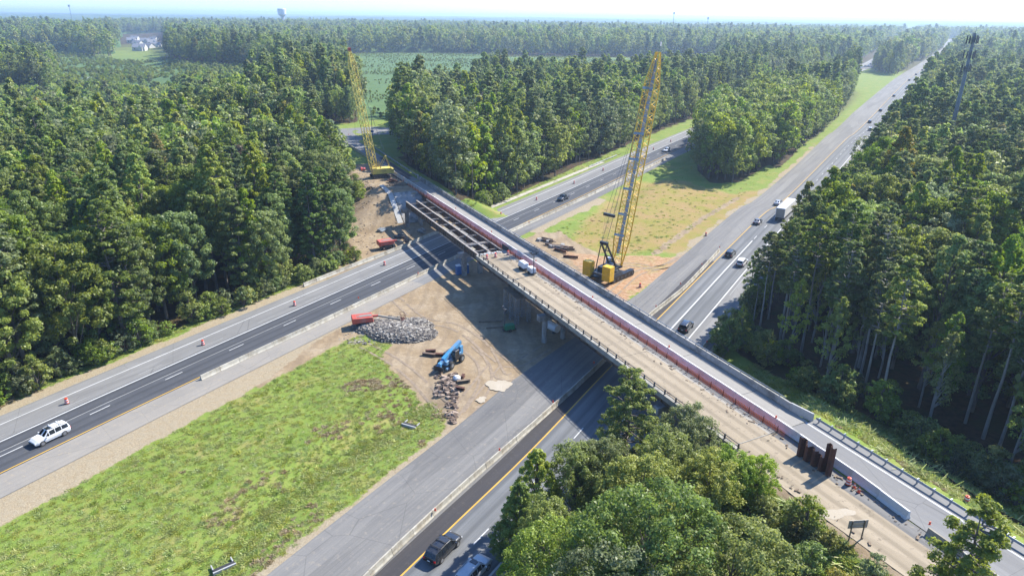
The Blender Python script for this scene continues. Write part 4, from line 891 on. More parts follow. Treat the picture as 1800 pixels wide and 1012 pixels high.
# sloped paving strip and spoil at the old abutment
def wstrip(name, mat, pts, th=.15):
    m = MB(); n = len(pts)//2
    for s, t_, z in pts: p = B(s, t_, z); m.v.append(tuple(p))
    for i in range(n-1): m.f.append((2*i, 2*i+1, 2*i+3, 2*i+2)); m.m.append(0)
    o = fix_up(m).build(name, mat); o.modifiers.new('s', 'SOLIDIFY').thickness = th; return o
o = wstrip('slope_paving', M['conc_new'], [(-177.2, 52.8, 1.35), (-177.2, 54.3, 1.35), (-186.9, 53.2, 7.42), (-186.9, 54.7, 7.42), (-198, 53.8, 7.55), (-198, 55.2, 7.55)]); tag(o, 'narrow pale concrete strip running down the dirt slope beside the old abutment', 'slope paving')
o = wstrip('slope_paving', M['conc_grey'], [(-176.9, 54.6, 1.2), (-176.9, 66, 1.2), (-187.2, 54.9, 7.5), (-187.2, 66, 7.5)]); tag(o, 'broad grey slope paving under the left end of the bridge', 'slope paving')
sp = empty('sheet_pile_wall', B(-206.5, 62.0, 0), BANG, 'dark steel sheet pile wall shoring the open lane behind the old abutment', 'sheet pile wall')
for i in range(9): MB().box((i*1.2-5, .1 if i % 2 else -.1, 5.2), (1.15, .12, 4.6)).build('sheet_pile', M['rust'], sp)
wb_ = empty('timber_mat_stack', B(-199, 59.5, 6.9), BANG, 'brown timber mats and beams lying across the old abutment beside the open lane', 'timber stack')
for i in range(7): MB().box((rnd.uniform(-.3, .3)-1.5+i*.7, 0, .35+.1*(i % 2)), (.35, rnd.uniform(4.5, 6), .35), rz=rnd.uniform(-.06, .06)).build('timber_beam', M['wood'], wb_)

# rusty sheet piles at the near end of the open joint
pw = empty('sheet_pile_wall', B(-43.2, 60.45, 7.1), BANG, 'rust brown interlocking steel sheet piles standing upright between the haul road and white barrier', 'sheet pile wall')
hs = [2.75, 2.7, 2.15, 2.3, 2.25, 2.0, 2.1, 4.0, 3.95]; x = -2.3
for i, h_ in enumerate(hs):
    sgn = 1 if i % 2 else -1; w_ = .52
    prof = [(x, -.20*sgn), (x+.13, .2*sgn), (x+w_-.13, .2*sgn), (x+w_, -.20*sgn), (x+w_+.02, -.17*sgn), (x+w_-.10, .225*sgn), (x+.10, .225*sgn), (x-.02, -.17*sgn)]
    v_ = [(a, b, -.6) for a, b in prof]+[(a, b, h_+rnd.uniform(-.08, .08)) for a, b in prof]; n_ = len(prof)
    MB().add(v_, [(k, (k+1) % n_, (k+1) % n_+n_, k+n_) for k in range(n_)]+[tuple(range(n_, 2*n_))]).build('sheet_pile', M['rust'], pw); x += w_
# ------------------------------------------------------------------ concrete barriers, each segment its own thing
JP = [(-.30, 0), (.30, 0), (.30, .07), (.17, .26), (.085, .81), (-.085, .81), (-.17, .26), (-.30, .07)]
def seg_mesh(mat, L=3.62, k=1.0, name='barrier'):
    m = MB().prism([(a*k, b*k) for a, b in JP], (-L/2, 0, 0), (L/2, 0, 0)); m.box((0, 0, .0), (.01, .01, .01)); me = m.mesh(name, M[mat]); return me
bar_me = [seg_mesh('concrete'), seg_mesh('concrete')]; wbar_me = seg_mesh('conc_white', k=1.25)
def row(path, me_, nm, where, group, z=0.0, pitch=3.66, jitter=.02, start=0):
    pts_ = [np.array(p[:2]) for p in path]; L = np.concatenate([[0], np.cumsum([np.linalg.norm(b-a) for a, b in zip(pts_, pts_[1:])])]); n = int(L[-1]//pitch)
    def q(s):
        i = min(max(int(np.searchsorted(L, s))-1, 0), len(pts_)-2); return pts_[i]+(pts_[i+1]-pts_[i])*((s-L[i])/(L[i+1]-L[i]))
    for i in range(n):
        a, b = q(i*pitch), q((i+1)*pitch); c = (a+b)/2; o = bpy.data.objects.new(nm, me_); col.objects.link(o)
        o.location = (c[0]+rnd.uniform(-jitter, jitter), c[1]+rnd.uniform(-jitter, jitter), z); o.rotation_euler = (0, 0, math.atan2(*(b-a)[::-1])+rnd.uniform(-.006, .006))
        tag(o, f'{ORD(i+start+1)} {where}', 'concrete barrier', group)
    return n
def spl(pts_): return crs(pts_, 6)
row(spl([P2(352, 660, .8), P2(454.8, 612, .8)]+[at(LEFT, LS, sL_(s), o)[:2] for s, o in ((56, -8.95), (97, -8.85), (123, -8.9), (148, -9.6), (200, -10.2), (245, -10.7))]), bar_me[0], 'concrete_barrier', 'concrete barrier from the near end, row inside the left carriageway', 'barriers inside the left carriageway', .012)
row(spl([at(LEFT, LS, sL_(s), o)[:2] for s, o in ((63, 8.3), (76, 8.1), (95, 7.4), (118, 7.6))]), bar_me[0], 'concrete_barrier', 'concrete barrier from the near end, short row outside the left carriageway', 'barriers outside the left carriageway')
rp = [P2(560, 1090, .8), P2(645, 1005, .8), P2(763, 893, .8), P2(880, 790, .8), P2(972, 710, .8), P2(1060, 630, .8), P2(1149, 544, .8), P2(1199, 506, .8), P2(1265, 436, .8)]
row(spl(rp), bar_me[0], 'concrete_barrier', 'concrete barrier from the bottom edge, row beside the closed right lane', 'barriers beside the closed lane of the right carriageway', .012)
row(spl([P2(1180, 668, .8), P2(1239, 603, .8), P2(1272, 565, .8)]), bar_me[0], 'concrete_barrier', 'concrete barrier of the short row outside the right carriageway beyond the bridge', 'barriers outside the right carriageway')
def bpath(*q): return [np.array(B(s, t_)[:2]) for s, t_ in q]
row(spl(bpath((-223, 62.6), (-200, 62.75), (-130, 62.95), (-52, 62.85), (-47, 62.75))), wbar_me, 'bridge_barrier', 'white barrier from the far end, row dividing the bridge deck', 'white barriers dividing the bridge deck', 7.37)
row(spl(bpath((-47, 62.75), (-41, 62.75), (-36, 62.3), (-30.4, 61.7))), wbar_me, 'bridge_barrier', 'white barrier, past the rusty piles, of the row on the approach', 'white barriers on the approach road', 7.3)
row(bpath((-30.2, 61.68), (-10, 60.9)), bar_me[1], 'concrete_barrier', 'tan barrier of the row continuing the white ones towards the corner', 'tan barriers on the approach road', 7.3)
row(bpath((-290, 61.4), (-258, 62.0), (-225, 62.5)), bar_me[1], 'concrete_barrier', 'barrier of the row between crane yard and open lane beyond the bridge', 'barriers beside the crane yard', 7.3)
o = MB(); o.prism([(-.9, 0), (.9, 0), (.9, .12), (-.9, .12)], (*at(LEFT, LS, sL_(118), 9.7)[:2], 0), (*at(LEFT, LS, sL_(170), 9.6)[:2], 0)).prism([(-.9, 0), (.9, 0), (.9, .12), (-.9, .12)], (*at(LEFT, LS, sL_(170), 9.6)[:2], 0), (*at(LEFT, LS, sL_(225), 9.0)[:2], 0))
tag(o.build('gutter', M['concrete']), kind='structure')
# ------------------------------------------------------------------ orange safety net on posts along the joint
nf = empty('safety_fence', B(-125, 61.75, 7.37), BANG, 'long orange net fence on steel posts along the edge between sandy half and open lane', 'fence')
pm2 = MB().box((0, 0, .5), (.06, .06, 1.0)).box((0, -.25, .3), (.04, .5, .04)).mesh('fence_post', M['rust'])
for i in range(61):
    s = -195+i*2.42
    if -129 < s < -125.5: continue
    o = bpy.data.objects.new('fence_post', pm2); col.objects.link(o); o.parent = nf; o.location = (s+125, rnd.uniform(-.05, .05), 0); o.rotation_euler = (rnd.uniform(-.05, .05), 0, 0)
def net(s0, s1, name='orange_netting'):
    m = MB(); x = s0+125
    sag = lambda q: .06*math.sin(q*1.3)-.05*abs(math.sin(q*1.298))
    while x < s1+125:
        z0 = .05; m.box((x, .03, .43+sag(x)), (.075, .012, .76)); x += .27
    for k in range(5):
        z_ = .1+k*.165; q = s0+125
        while q < s1+125: m.add([(q, .03, z_-.03+sag(q)), (q+1.2, .03, z_-.03+sag(q+1.2)), (q+1.2, .03, z_+.03+sag(q+1.2)), (q, .03, z_+.03+sag(q))], [(0, 1, 2, 3)]); q += 1.2
    return tag(m.build(name, M['net'], nf), kind='stuff')
net(-195, -129); net(-125.5, -49.8)
MB().box((-2.4, 0, .6), (3.2, .05, 1.15)).build('dark_mesh_panel', M['fabric'], nf)
# ------------------------------------------------------------------ guardrails
def guardrail(path, z, label, group=None, post=1.9, name='guardrail', side=1):
    a, b = Vector((*path[0], z)), Vector((*path[-1], z)); r = empty(name, a, 0, label, 'guardrail', group)
    pts_ = [Vector((p[0]-a.x, p[1]-a.y, 0)) for p in path]; W = [(0, 0), (.04, .05), (-.03, .11), (-.03, .17), (.04, .22), (.0, .31), (-.02, .31), (.02, .22), (-.05, .17), (-.05, .11), (.02, .05), (-.02, 0)]
    m = MB()
    for p, q in zip(pts_, pts_[1:]): m.prism([(x_*1.3, .42+y_) for x_, y_ in W], p, q)
    m.build('rail', M['galv'], r); pmh = MB().box((0, 0, .2), (.12, .2, 1.0)).box((0, .02, .58), (.14, .36, .2)).mesh('post', M['galv'])
    for p, q in zip(pts_, pts_[1:]):
        L = (q-p).length; d = (q-p).normalized(); nL = Vector((-d.y, d.x, 0)); k = 0.3
        while k < L:
            o = bpy.data.objects.new('post', pmh); col.objects.link(o); o.parent = r; o.location = p+d*k+nL*.22*side; o.rotation_euler = (0, 0, math.atan2(d.y, d.x)); k += post
guardrail(bpath((-49.5, 68.1), (-38, 68.0), (-26, 67.9), (-8, 68.2)), 7.3, 'galvanised guardrail along the far edge of the approach road from the parapet end')
guardrail(bpath((-258, 69.3), (-230, 68.6), (-203.5, 68.1)), 7.3, 'grey guardrail leading to the far end of the bridge parapet')
guardrail([at(LEFT, LS, sL_(s), 9.2)[:2] for s in (212, 222, 232, 240)], 0, 'short guardrail on the outer verge of the left carriageway beyond the bridge', post=3.8)
# ------------------------------------------------------------------ drums, cones, markers
dprof = [(.29, 0.06), (.29, .20), (.275, .2), (.275, .38), (.26, .38), (.26, .56), (.245, .56), (.245, .74), (.23, .74), (.215, .93), (.08, .95), (.08, 1.03)]
def drum(x, y, z, label, group='orange drums beside the left carriageway'):
    global _drum
    if '_drum' not in globals():
        r = empty('traffic_drum', (x, y, z), 0); m = MB().lathe(dprof, mats=[0, 0, 1, 1, 0, 0, 1, 1, 0, 0, 0], n=14); m.build('drum_body', [M['orange'], M['reflect']], r); MB().lathe([(.36, 0), (.36, .06), (.31, .09)], n=14).build('rubber_base', M['rubber'], r); _drum = r
    else: r = copy_tree(_drum, (x, y, z))
    r['label'] = label; r['category'] = 'traffic drum'; r['group'] = group; r.rotation_euler = (0, 0, rnd.uniform(0, 6)); return r
for i, (u, v, lab) in enumerate([(118, 709, 'orange and white drum on the closed lane above the white SUV'), (357, 606, 'orange drum on the closed lane below the pine wood, second from the left'), (518, 537, 'orange drum on the closed lane before the red lift'), (676, 466, 'orange drum just before the bridge shadow on the left carriageway'),
        (880.7, 379, 'first drum beyond the bridge on the left carriageway'), (943, 352, 'second drum beyond the bridge on the left carriageway'), (1009, 323, 'third drum beyond the bridge, past the dark pickup'), (1060, 300, 'drum beyond the bridge, left of the crane boom'), (1113, 279, 'drum seen through the crane boom'), (1148.6, 263.5, 'drum just right of the crane boom'), (1178.8, 249.5, 'drum above the white SUV beyond the boom'), (1214.7, 234.5, 'drum farthest along the left carriageway')]):
    p = P(u, v); drum(p.x, p.y, 0, lab)
for u, v, lab in [(1240.6, 414.4, 'orange drum at the edge of the meadow beside the right highway'), (1125, 504.5, 'orange drum in the clay beside the large crane'), (994, 911, 'orange drum half hidden by trees beside the outer lane')]:
    p = P(u, v); drum(p.x, p.y, 0, lab, 'orange drums on the ground between the roads')
for u, v, lab in [(856, 455, 'drum nearest the railing at the broken end of the deck'), (871, 452, 'middle drum of three at the broken end of the deck'), (893, 448, 'drum nearest the net fence at the broken end of the deck')]:
    p = P(u, v, 7.38); drum(p.x, p.y, 7.38, lab, 'drums at the broken end of the deck')
p = P(1490.6, 851.5, 7.32); drum(p.x, p.y, 7.33, 'orange and white drum beside two cones and the rusty piles', 'single drums on the approach'); p = P(1698, 882, 6.6); drum(p.x, p.y, gz(p.x, p.y), 'orange drum behind the guardrail near the lower right corner', 'single drums on the approach')
cone_me = MB().lathe([(.2, .03), (.17, .05), (.11, .38), (.10, .40), (.065, .56), (.055, .58), (.02, .72)], n=12, mats=[0, 0, 0, 1, 0, 0]).mesh('cone', [M['orange'], M['reflect']])
def cone(u, v, z, lab):
    p = P(u, v, z); r = empty('traffic_cone', (p.x, p.y, z), 0, lab, 'traffic cone', 'traffic cones'); o = bpy.data.objects.new('cone_body', cone_me); col.objects.link(o); o.parent = r; MB().box((0, 0, .02), (.38, .38, .04)).build('cone_base', M['rubber'], r)
for q in [(1501, 858, 7.32, 'orange cone next to the drum by the rusty piles'), (1509, 865, 7.32, 'orange cone farther right of two beside the white barrier'), (613, 237, 7.33, 'small cone at the road junction beyond the bridge'), (649, 233, 7.33, 'small cone on the junction island by the light pole')]: cone(*q)
mk_me = MB().box((0, 0, .13), (.14, .05, .26)).box((0, 0, .01), (.2, .12, .03)).mesh('barrier_marker', M['orange'])
for i, (u, v, z) in enumerate([(735, 481, .81), (630, 524, .81), (870, 418, .81), (930, 391, .81), (765, 897, .81), (878, 791, .81), (972, 707, .81), (1044, 638, .81), (1153, 539, .81), (1196, 499, .81), (1233.7, 465, .81), (1265, 435, .81), (1242.5, 601, .81), (1271, 565, .81), (1041.7, 523, 8.38), (1176, 610, 8.38), (1364, 734, 8.38), (1634, 921, 8.3), (801, 367, 8.38), (864, 408, 8.38), (942, 459, 8.38), (709, 318, 8.38)]):
    p = P(u, v, z); o = bpy.data.objects.new('barrier_marker', mk_me); col.objects.link(o); o.location = p; o.scale = (1.3,)*3
    where = 'the left carriageway' if i < 4 else 'the closed lane of the right carriageway' if i < 12 else 'the outer lane beyond the bridge' if i < 14 else 'the bridge deck'
    tag(o, f'orange marker on the barriers of {where}, {ORD(i+1-(0 if i < 4 else 4 if i < 12 else 12 if i < 14 else 14))} along', 'barrier marker', f'orange markers on the barriers of {where}')
# ------------------------------------------------------------------ road vehicles
#            x from the middle (front +), underside, waist, top, half width, half width of top
SUV = dict(L=4.75, st=[(-2.37, .45, .95, 1.02, .84, .80), (-2.15, .30, 1.02, 1.66, .92, .66), (-1.25, .28, 1.02, 1.76, .94, .69), (-.40, .28, 1.0, 1.77, .94, .70), (.38, .28, .99, 1.70, .94, .68), (1.08, .28, 1.00, 1.10, .93, .80), (1.95, .30, .92, 1.00, .90, .74), (2.37, .38, .68, .78, .82, .70)], r=.37, ax=(-1.42, 1.45))
WAGON = dict(L=4.9, st=[(-2.45, .42, .90, 1.0, .84, .78), (-2.1, .26, .98, 1.50, .93, .66), (-1.2, .25, .97, 1.63, .95, .70), (-.35, .25, .95, 1.66, .95, .71), (.5, .25, .93, 1.58, .95, .69), (1.25, .25, .93, 1.04, .94, .80), (2.0, .27, .84, .92, .90, .72), (2.45, .34, .60, .70, .80, .66)], r=.36, ax=(-1.45, 1.48))
SEDAN = dict(L=4.7, st=[(-2.35, .38, .82, .98, .84, .74), (-1.75, .26, .92, 1.02, .90, .74), (-1.0, .24, .92, 1.40, .92, .62), (-.2, .24, .90, 1.45, .92, .64), (.4, .24, .88, 1.40, .92, .63), (1.15, .24, .88, .97, .91, .76), (1.9, .26, .78, .86, .88, .70), (2.35, .32, .55, .66, .78, .64)], r=.33, ax=(-1.38, 1.42))
PICK = dict(L=5.7, st=[(-2.85, .5, .98, 1.05, .90, .86), (-2.7, .42, 1.02, 1.08, .94, .88), (-.95, .40, 1.02, 1.08, .95, .88), (-.8, .40, 1.04, 1.78, .95, .70), (.2, .40, 1.04, 1.86, .95, .72), (.75, .40, 1.04, 1.80, .95, .70), (1.45, .40, 1.08, 1.2, .95, .84), (2.4, .42, 1.02, 1.12, .93, .80), (2.85, .5, .80, .92, .86, .76)], r=.42, ax=(-1.75, 1.85))
def cabin(st): return [i for i, s in enumerate(st) if s[3]-s[2] > .35]
def vehicle(spec, paint, name, label, cat, rails=False, bars=False, sunroof=False, group=None):
    st = spec['st']; r = empty(name, (0, 0, 0), 0, label, cat, group); m = MB(); n = 9
    for x, zb, zw, zt, w, wt in st:
        zc = (zw-zb)*.55+zb
        m.v += [(x, -w*.93, zb), (x, -w, zc), (x, -w*.965, zw), (x, -wt, zt-.035), (x, 0, zt), (x, wt, zt-.035), (x, w*.965, zw), (x, w, zc), (x, w*.93, zb)]
    for i in range(len(st)-1):
        for k in range(n-1): a = i*n+k; m.f.append((a, a+n, a+n+1, a+1)); m.m.append(0)
        a = i*n; m.f.append((a, a+n-1, a+2*n-1, a+n)); m.m.append(0)
    m.f += [tuple(range(n)), tuple(range((len(st)-1)*n+n-1, (len(st)-1)*n-1, -1))]; m.m += [0, 0]
    body = m.build('body', PAINT[paint], r); bv = bevel(body, .035, 2)
    V = [Vector(v) for v in m.v]
    def pane(nm, a, b, c, d, e0=.08, e1=.14, off=.022):
        a, b, c, d = V[a], V[b], V[c], V[d]; nrm = (b-a).cross(d-a).normalized(); ce = (a+b+c+d)/4
        if nrm.dot(ce-Vector((0, 0, .9))) < 0: nrm = -nrm
        q = lambda s, t: (a*(1-s)+b*s)*(1-t)+(d*(1-s)+c*s)*t+nrm*off
        g = MB().add([q(e0, e1), q(1-e0, e1), q(1-e0, 1-e1), q(e0, 1-e1)], [(0, 1, 2, 3), (3, 2, 1, 0)]).build(nm, M['carglass'], r); return g
    cb = cabin(st)
    for i in range(cb[0], cb[-1]):
        for k in (2, 5): pane('side_window', i*n+k, (i+1)*n+k, (i+1)*n+k+1, i*n+k+1, .06, .10)
    i = cb[-1]; z_ = (i*n+3, i*n+5, (i+1)*n+5, (i+1)*n+3); pane('windshield', *z_, .05, .06)
    i = cb[0]-1; pane('rear_window', (i+1)*n+3, (i+1)*n+5, i*n+5, i*n+3, .08, .12)
    for s in (2, 5):   # front quarter glass
        i = cb[-1]; a, b, c = V[i*n+s+(0 if s == 2 else 1)], V[(i+1)*n+s+(0 if s == 2 else 1)], V[i*n+s+(1 if s == 2 else 0)]
        ce = (a+b+c)/3; o = Vector((0, -.02 if s == 2 else .02, 0)); MB().add([a*.8+ce*.2+o, b*.7+ce*.3+o, c*.75+ce*.25+o], [(0, 1, 2), (2, 1, 0)]).build('quarter_window', M['carglass'], r)
    for x in spec['ax']:
        for sg in (-1, 1):
            w_ = st[3][4]; ty = MB().wheel((x, sg*(w_-.10), spec['r']), spec['r'], .25).build('wheel', M['rubber'], r); MB().wheel((x, sg*(w_-.09), spec['r']), spec['r']*.62, .26, n=12).build('rim', M['rim'], ty)
    zl = st[0][2]-.12
    for sg in (-1, 1):
        MB().box((st[0][0]+.02, sg*st[0][4]*.86, zl), (.12, .22, .26)).build('tail_light', M['tail'], r); MB().box((st[-1][0]-.07, sg*st[-1][4]*.8, st[-1][2]-.04), (.16, .34, .14)).build('headlight', M['head'], r)
        MB().box((st[cb[-1]][0]+.45, sg*(st[3][4]+.13), st[3][2]+.06), (.16, .22, .16)).build('side_mirror', PAINT[paint], r)
    MB().box((st[0][0]-.02, 0, st[0][1]+.12), (.16, st[0][4]*1.9, .2)).build('bumper', M['trim'] if paint != 'silver' else PAINT[paint], r); MB().box((st[-1][0]+.0, 0, st[-1][1]+.10), (.14, st[-1][4]*1.8, .2)).build('bumper', M['trim'], r)
    MB().box((st[0][0]-.11, 0, st[0][2]-.22), (.02, .32, .12)).build('number_plate', M['white'], r)
    zr = max(s[3] for s in st)
    if sunroof: MB().box((.12, 0, zr-.005), (.55, .8, .03)).build('sunroof', M['carglass'], r)
    if rails:
        for sg in (-1, 1): MB().bar((-1.8, sg*.62, zr+.03), (.25, sg*.62, zr+.03), .05, .06).build('roof_rail', M['trim'] if paint == 'black' else M['galv'], r)
    if bars:
        for x in (-1.35, -.35): MB().bar((x, -.66, zr+.09), (x, .66, zr+.09), .09, .05).build('roof_bar', M['trim'] if paint != 'white' else PAINT['white'], r)
    if spec is PICK: MB().box((-1.85, 0, .95), (1.6, 1.45, .3)).build('cargo_bed', M['trim'], r)
    return r
def place(o, x, y, hd, z=.012): o.location = (x, y, z); o.rotation_euler = (0, 0, hd)
def hd_at(line, S, p, rev=False):
    o_, c_ = offs(line, S, p.x, p.y, 1); a = at(line, S, float(c_[0]))[2]; return a+(pi if rev else 0)
def road_car(spec, paint, u, v, line, S, rev, name, label, cat, **kw):
    p = P(u, v, .6); r = vehicle(spec, paint, name, label, cat, **kw); place(r, p.x, p.y, hd_at(line, S, p, rev)); return r
road_car(SUV, 'white', 88, 764, LEFT, LS, True, 'suv', 'white SUV with sunroof and roof bars driving towards the lower left', 'car', bars=True, sunroof=True, rails=True)
road_car(WAGON, 'black', 779, 961, RIGHT, RS, False, 'suv', 'black crossover with roof bars in the near lane at the bottom of the picture', 'car', bars=True, rails=True)
road_car(SUV, 'silver', 832, 1003, RIGHT, RS, False, 'suv', 'silver SUV with ribbed roof at the bottom edge, half hidden by leaves', 'car', sunroof=True, rails=True)
road_car(SUV, 'black', 1206, 573, RIGHT, RS, False, 'suv', 'black SUV just emerging beyond the bridge parapet', 'car', rails=True)
kblack = road_car(WAGON, 'black', 1284, 445, RIGHT, RS, False, 'suv', 'black SUV beside the end of the barrier row', 'car')
kwhite = road_car(SUV, 'white', 1304, 461, RIGHT, RS, False, 'car', 'white hatchback in the outer lane next to the wood', 'car')
kgrey = road_car(SEDAN, 'grey', 1332, 389, RIGHT, RS, False, 'car', 'grey sedan behind the white box truck', 'car')
kws = road_car(SEDAN, 'silver', 1368, 356, RIGHT, RS, False, 'car', 'pale sedan passing in front of the white box truck', 'car')
road_car(PICK, 'navy', 990, 348, LEFT, LS, True, 'pickup_truck', 'dark blue pickup truck beyond the bridge on the left carriageway', 'pickup truck')
k2 = copy_tree(kwhite, label='white SUV in the far distance of the left carriageway, right of the crane boom'); p = P(1172, 264, .6); place(k2, p.x, p.y, hd_at(LEFT, LS, p, True))
# box truck
p = P(1358, 386, 0); q_ = P(1383, 352, 0); hd = hd_at(RIGHT, RS, p); o_, c_ = offs(RIGHT, RS, p.x, p.y, 1); bx = at(RIGHT, RS, float(c_[0])+6, -5.8)
tk = empty('semi_trailer_truck', (bx[0], bx[1], .012), bx[2], 'long white box trailer truck in the outer lane partly behind the wood', 'truck')
bevel(MB().box((0, 0, 2.6), (14.0, 2.55, 2.8)).build('box_trailer', M['white'], tk), .04); MB().box((-7.03, 0, 2.5), (.04, 2.3, 2.5)).build('rear_door', M['sign_back'], tk); MB().box((0, 0, 1.05), (13.5, 1.0, .3)).build('chassis', M['trim'], tk)
bevel(MB().box((8.9, 0, 1.9), (2.6, 2.4, 2.5), tx=.85, ty=.95).build('cab', M['white'], tk), .1); MB().box((10.0, 0, 2.5), (.3, 2.1, .8)).build('windshield', M['carglass'], tk)
for x in (-6.2, -5.0, 6.4, 7.6, 9.6):
    for sg in (-1, 1): MB().wheel((x, sg*1.05, .5), .5, .3).build('wheel', M['rubber'], tk)
# queue of distant cars
srcs = {'black': kblack, 'white': kwhite, 'grey': kgrey, 'silver': kws}
far = [(1501, 212, 'black', 'nearest'), (1517, 192, 'black', 'second'), (1545, 167, 'black', 'third'), (1562, 153.5, 'grey', 'fourth'), (1567, 151.5, 'white', 'fifth'), (1577, 140, 'black', 'sixth'), (1584, 135.7, 'grey', 'seventh'), (1589, 130, 'black', 'eighth'), (1593, 128, 'black', 'ninth'), (1601.5, 122.5, 'black', 'tenth'), (1609, 118, 'white', 'eleventh'), (1629, 103, 'black', 'twelfth'), (1635, 100, 'grey', 'thirteenth'), (1640, 97, 'silver', '14th'), (1644, 93.5, 'black', '15th'), (1649, 90, 'white', '16th'), (1653, 85, 'black', '17th'), (1657, 80, 'silver', '18th'), (1661, 75, 'white', '19th'), (1489, 224, 'white', 'hidden')]
for u, v, c_, nth in far:
    p = P(u, v, .6); o_, ch = offs(RIGHT, RS, p.x, p.y, 1); lane = -1.9 if nth in ('nearest', 'second', 'third', 'sixth', 'eighth', 'tenth', 'twelfth', '15th', '17th') else -5.7
    x, y, a = at(RIGHT, RS, float(ch[0]), lane); r = copy_tree(srcs[c_], (x, y, .012), a, f'small {c_} car, {nth} in the queue receding up the right carriageway' if nth != 'hidden' else 'white car half behind the trees ahead of the distant queue', 'cars queueing up the right carriageway')
for i, (u, v, c_) in enumerate([(1496, 122.5, 'black'), (1505.5, 119, 'grey'), (1511, 120.5, 'black'), (1517, 116, 'black'), (1523, 116, 'white'), (1529, 112, 'grey')]):
    p = P(u, v, .6); o_, ch = offs(LEFT, LS, p.x, p.y, 1); x, y, a = at(LEFT, LS, float(ch[0]), -1.8 if i % 2 else -5.6); copy_tree(srcs[c_], (x, y, .012), a+pi, f'tiny {c_} car, {ORD(i+1)} from the left on the distant stretch of the left carriageway', 'cars on the distant stretch of the left carriageway')

# ------------------------------------------------------------------ cranes
def lattice(mb, a, b, w0, h0, w1, h1, n, rc=.06, rd=.03, side=None):
    a, b = Vector(a), Vector(b); d = (b-a).normalized(); sx = (side or d.cross(Vector((0, 0, 1)))).normalized(); sy = sx.cross(d).normalized(); prev = None
    for i in range(n+1):
        t_ = i/n; c_ = a+(b-a)*t_; w_, h_ = w0+(w1-w0)*t_, h0+(h1-h0)*t_; cur = [c_+sx*w_/2*i_+sy*h_/2*j_ for i_, j_ in ((-1, -1), (1, -1), (1, 1), (-1, 1))]
        for k in range(4): mb.tube(cur[k], cur[(k+1) % 4], rd, n=4, cap=False)
        if prev:
            for k in range(4):
                mb.tube(prev[k], cur[k], rc, n=5, cap=False); k2 = (k+1) % 4; mb.tube(prev[k] if i % 2 else prev[k2], cur[k2] if i % 2 else cur[k], rd, n=4, cap=False)
        prev = cur
    return sx, sy
def boom(root, name, mat, foot, tip, w, h, rc, rd, side, bays, taper=.12):
    foot, tip = Vector(foot), Vector(tip); L = (tip-foot).length; u1 = foot.lerp(tip, taper); u2 = foot.lerp(tip, 1-taper*1.3); m = MB()
    lattice(m, foot, u1, w*.9, .35, w, h, 4, rc, rd, side); lattice(m, u1, u2, w, h, w, h, bays, rc, rd, side); lattice(m, u2, tip, w, h, w*.35, .5, 6, rc, rd, side)
    return m.build(name, mat, root)
def tracks(root, gauge, L, hgt, wid):
    for sg in (-1, 1):
        m = MB(); R_ = hgt/2; prof = []
        for k in range(9): a = -pi/2+pi*k/8; prof.append((L/2-R_+math.cos(a)*R_, R_+math.sin(a)*R_))
        for k in range(9): a = pi/2+pi*k/8; prof.append((-L/2+R_+math.cos(a)*R_, R_+math.sin(a)*R_))
        v_ = [(x, sg*gauge/2-wid/2, z) for x, z in prof]+[(x, sg*gauge/2+wid/2, z) for x, z in prof]; n_ = len(prof)
        m.add(v_, [(k, (k+1) % n_, (k+1) % n_+n_, k+n_) for k in range(n_)]+[tuple(range(n_)), tuple(range(2*n_-1, n_-1, -1))])
        for k in range(int(L/.45)): m.box((-L/2+.4+k*.45, sg*gauge/2, hgt+.01), (.3, wid+.06, .05))
        tr = m.build('crawler_track', M['black'], root)
        for k in range(6): MB().wheel((-L/2+R_+k*(L-2*R_)/5, sg*(gauge/2+wid/2*1.02*sg*sg), R_), R_*.55, .1, n=10).build('track_roller', M['greymachine'], tr)
# large yellow crane beside the bridge
cwl, cwr = P(1035, 474, 2.2), P(1068, 484, 2.2); ax_ = (cwr-cwl).normalized(); fwd = Vector((-ax_.y, ax_.x, 0)); ch = math.atan2(fwd.y, fwd.x); mid = (cwl+cwr)/2+fwd*5.2; mid.z = 0
cr = empty('crawler_crane', mid, ch, 'tall yellow lattice boom crawler crane on clay beside the bridge with block counterweights', 'crane')
inv = (Matrix.Translation(mid) @ Matrix.Rotation(ch, 4, 'Z')).inverted()
tracks(cr, 5.6, 8.6, 1.35, 1.1); MB().box((0, 0, .95), (3.6, 4.6, .8)).build('car_body', M['black'], cr); MB().tube((0, 0, 1.3), (0, 0, 1.7), 1.5, n=20).build('slewing_ring', M['greymachine'], cr)
MB().box((-1.5, 0, 1.95), (8.2, 2.4, .5)).build('superstructure', M['greymachine'], cr); bevel(MB().box((-2.4, 0, 2.7), (3.6, 2.0, 1.1)).build('engine_house', M['greymachine'], cr), .08)
for i in range(3): MB().wheel((.3-i*1.5, 0, 2.6), .5, 1.7).build('winch_drum', M['galv'], cr)
cab_ = bevel(MB().box((2.2, 2.1, 2.7), (2.2, 1.1, 1.7), tx=.85).build('cab', M['white'], cr), .08); MB().box((3.25, 2.1, 2.9), (.1, .9, 1.0)).build('cab_window', M['carglass'], cr)
half = (cwr-cwl).length/2+.3
for sg in (-1, 1):
    for k in range(7): bevel(MB().box((-5.2, sg*(half-.2), 1.25+k*.48), (1.7, 2.1, .46)).build('counterweight_block', M['yellow'], cr), .03)
MB().box((-4.9, 0, 1.1), (1.8, half*2, .35)).build('counterweight_tray', M['black'], cr)
mst = MB()
for sg in (-1, 1): mst.bar((.4, sg*.9, 2.3), (-3.6, sg*.75, 8.6), .28, .34).bar((-3.6, sg*.75, 8.6), (-5.0, sg*.9, 2.4), .16)
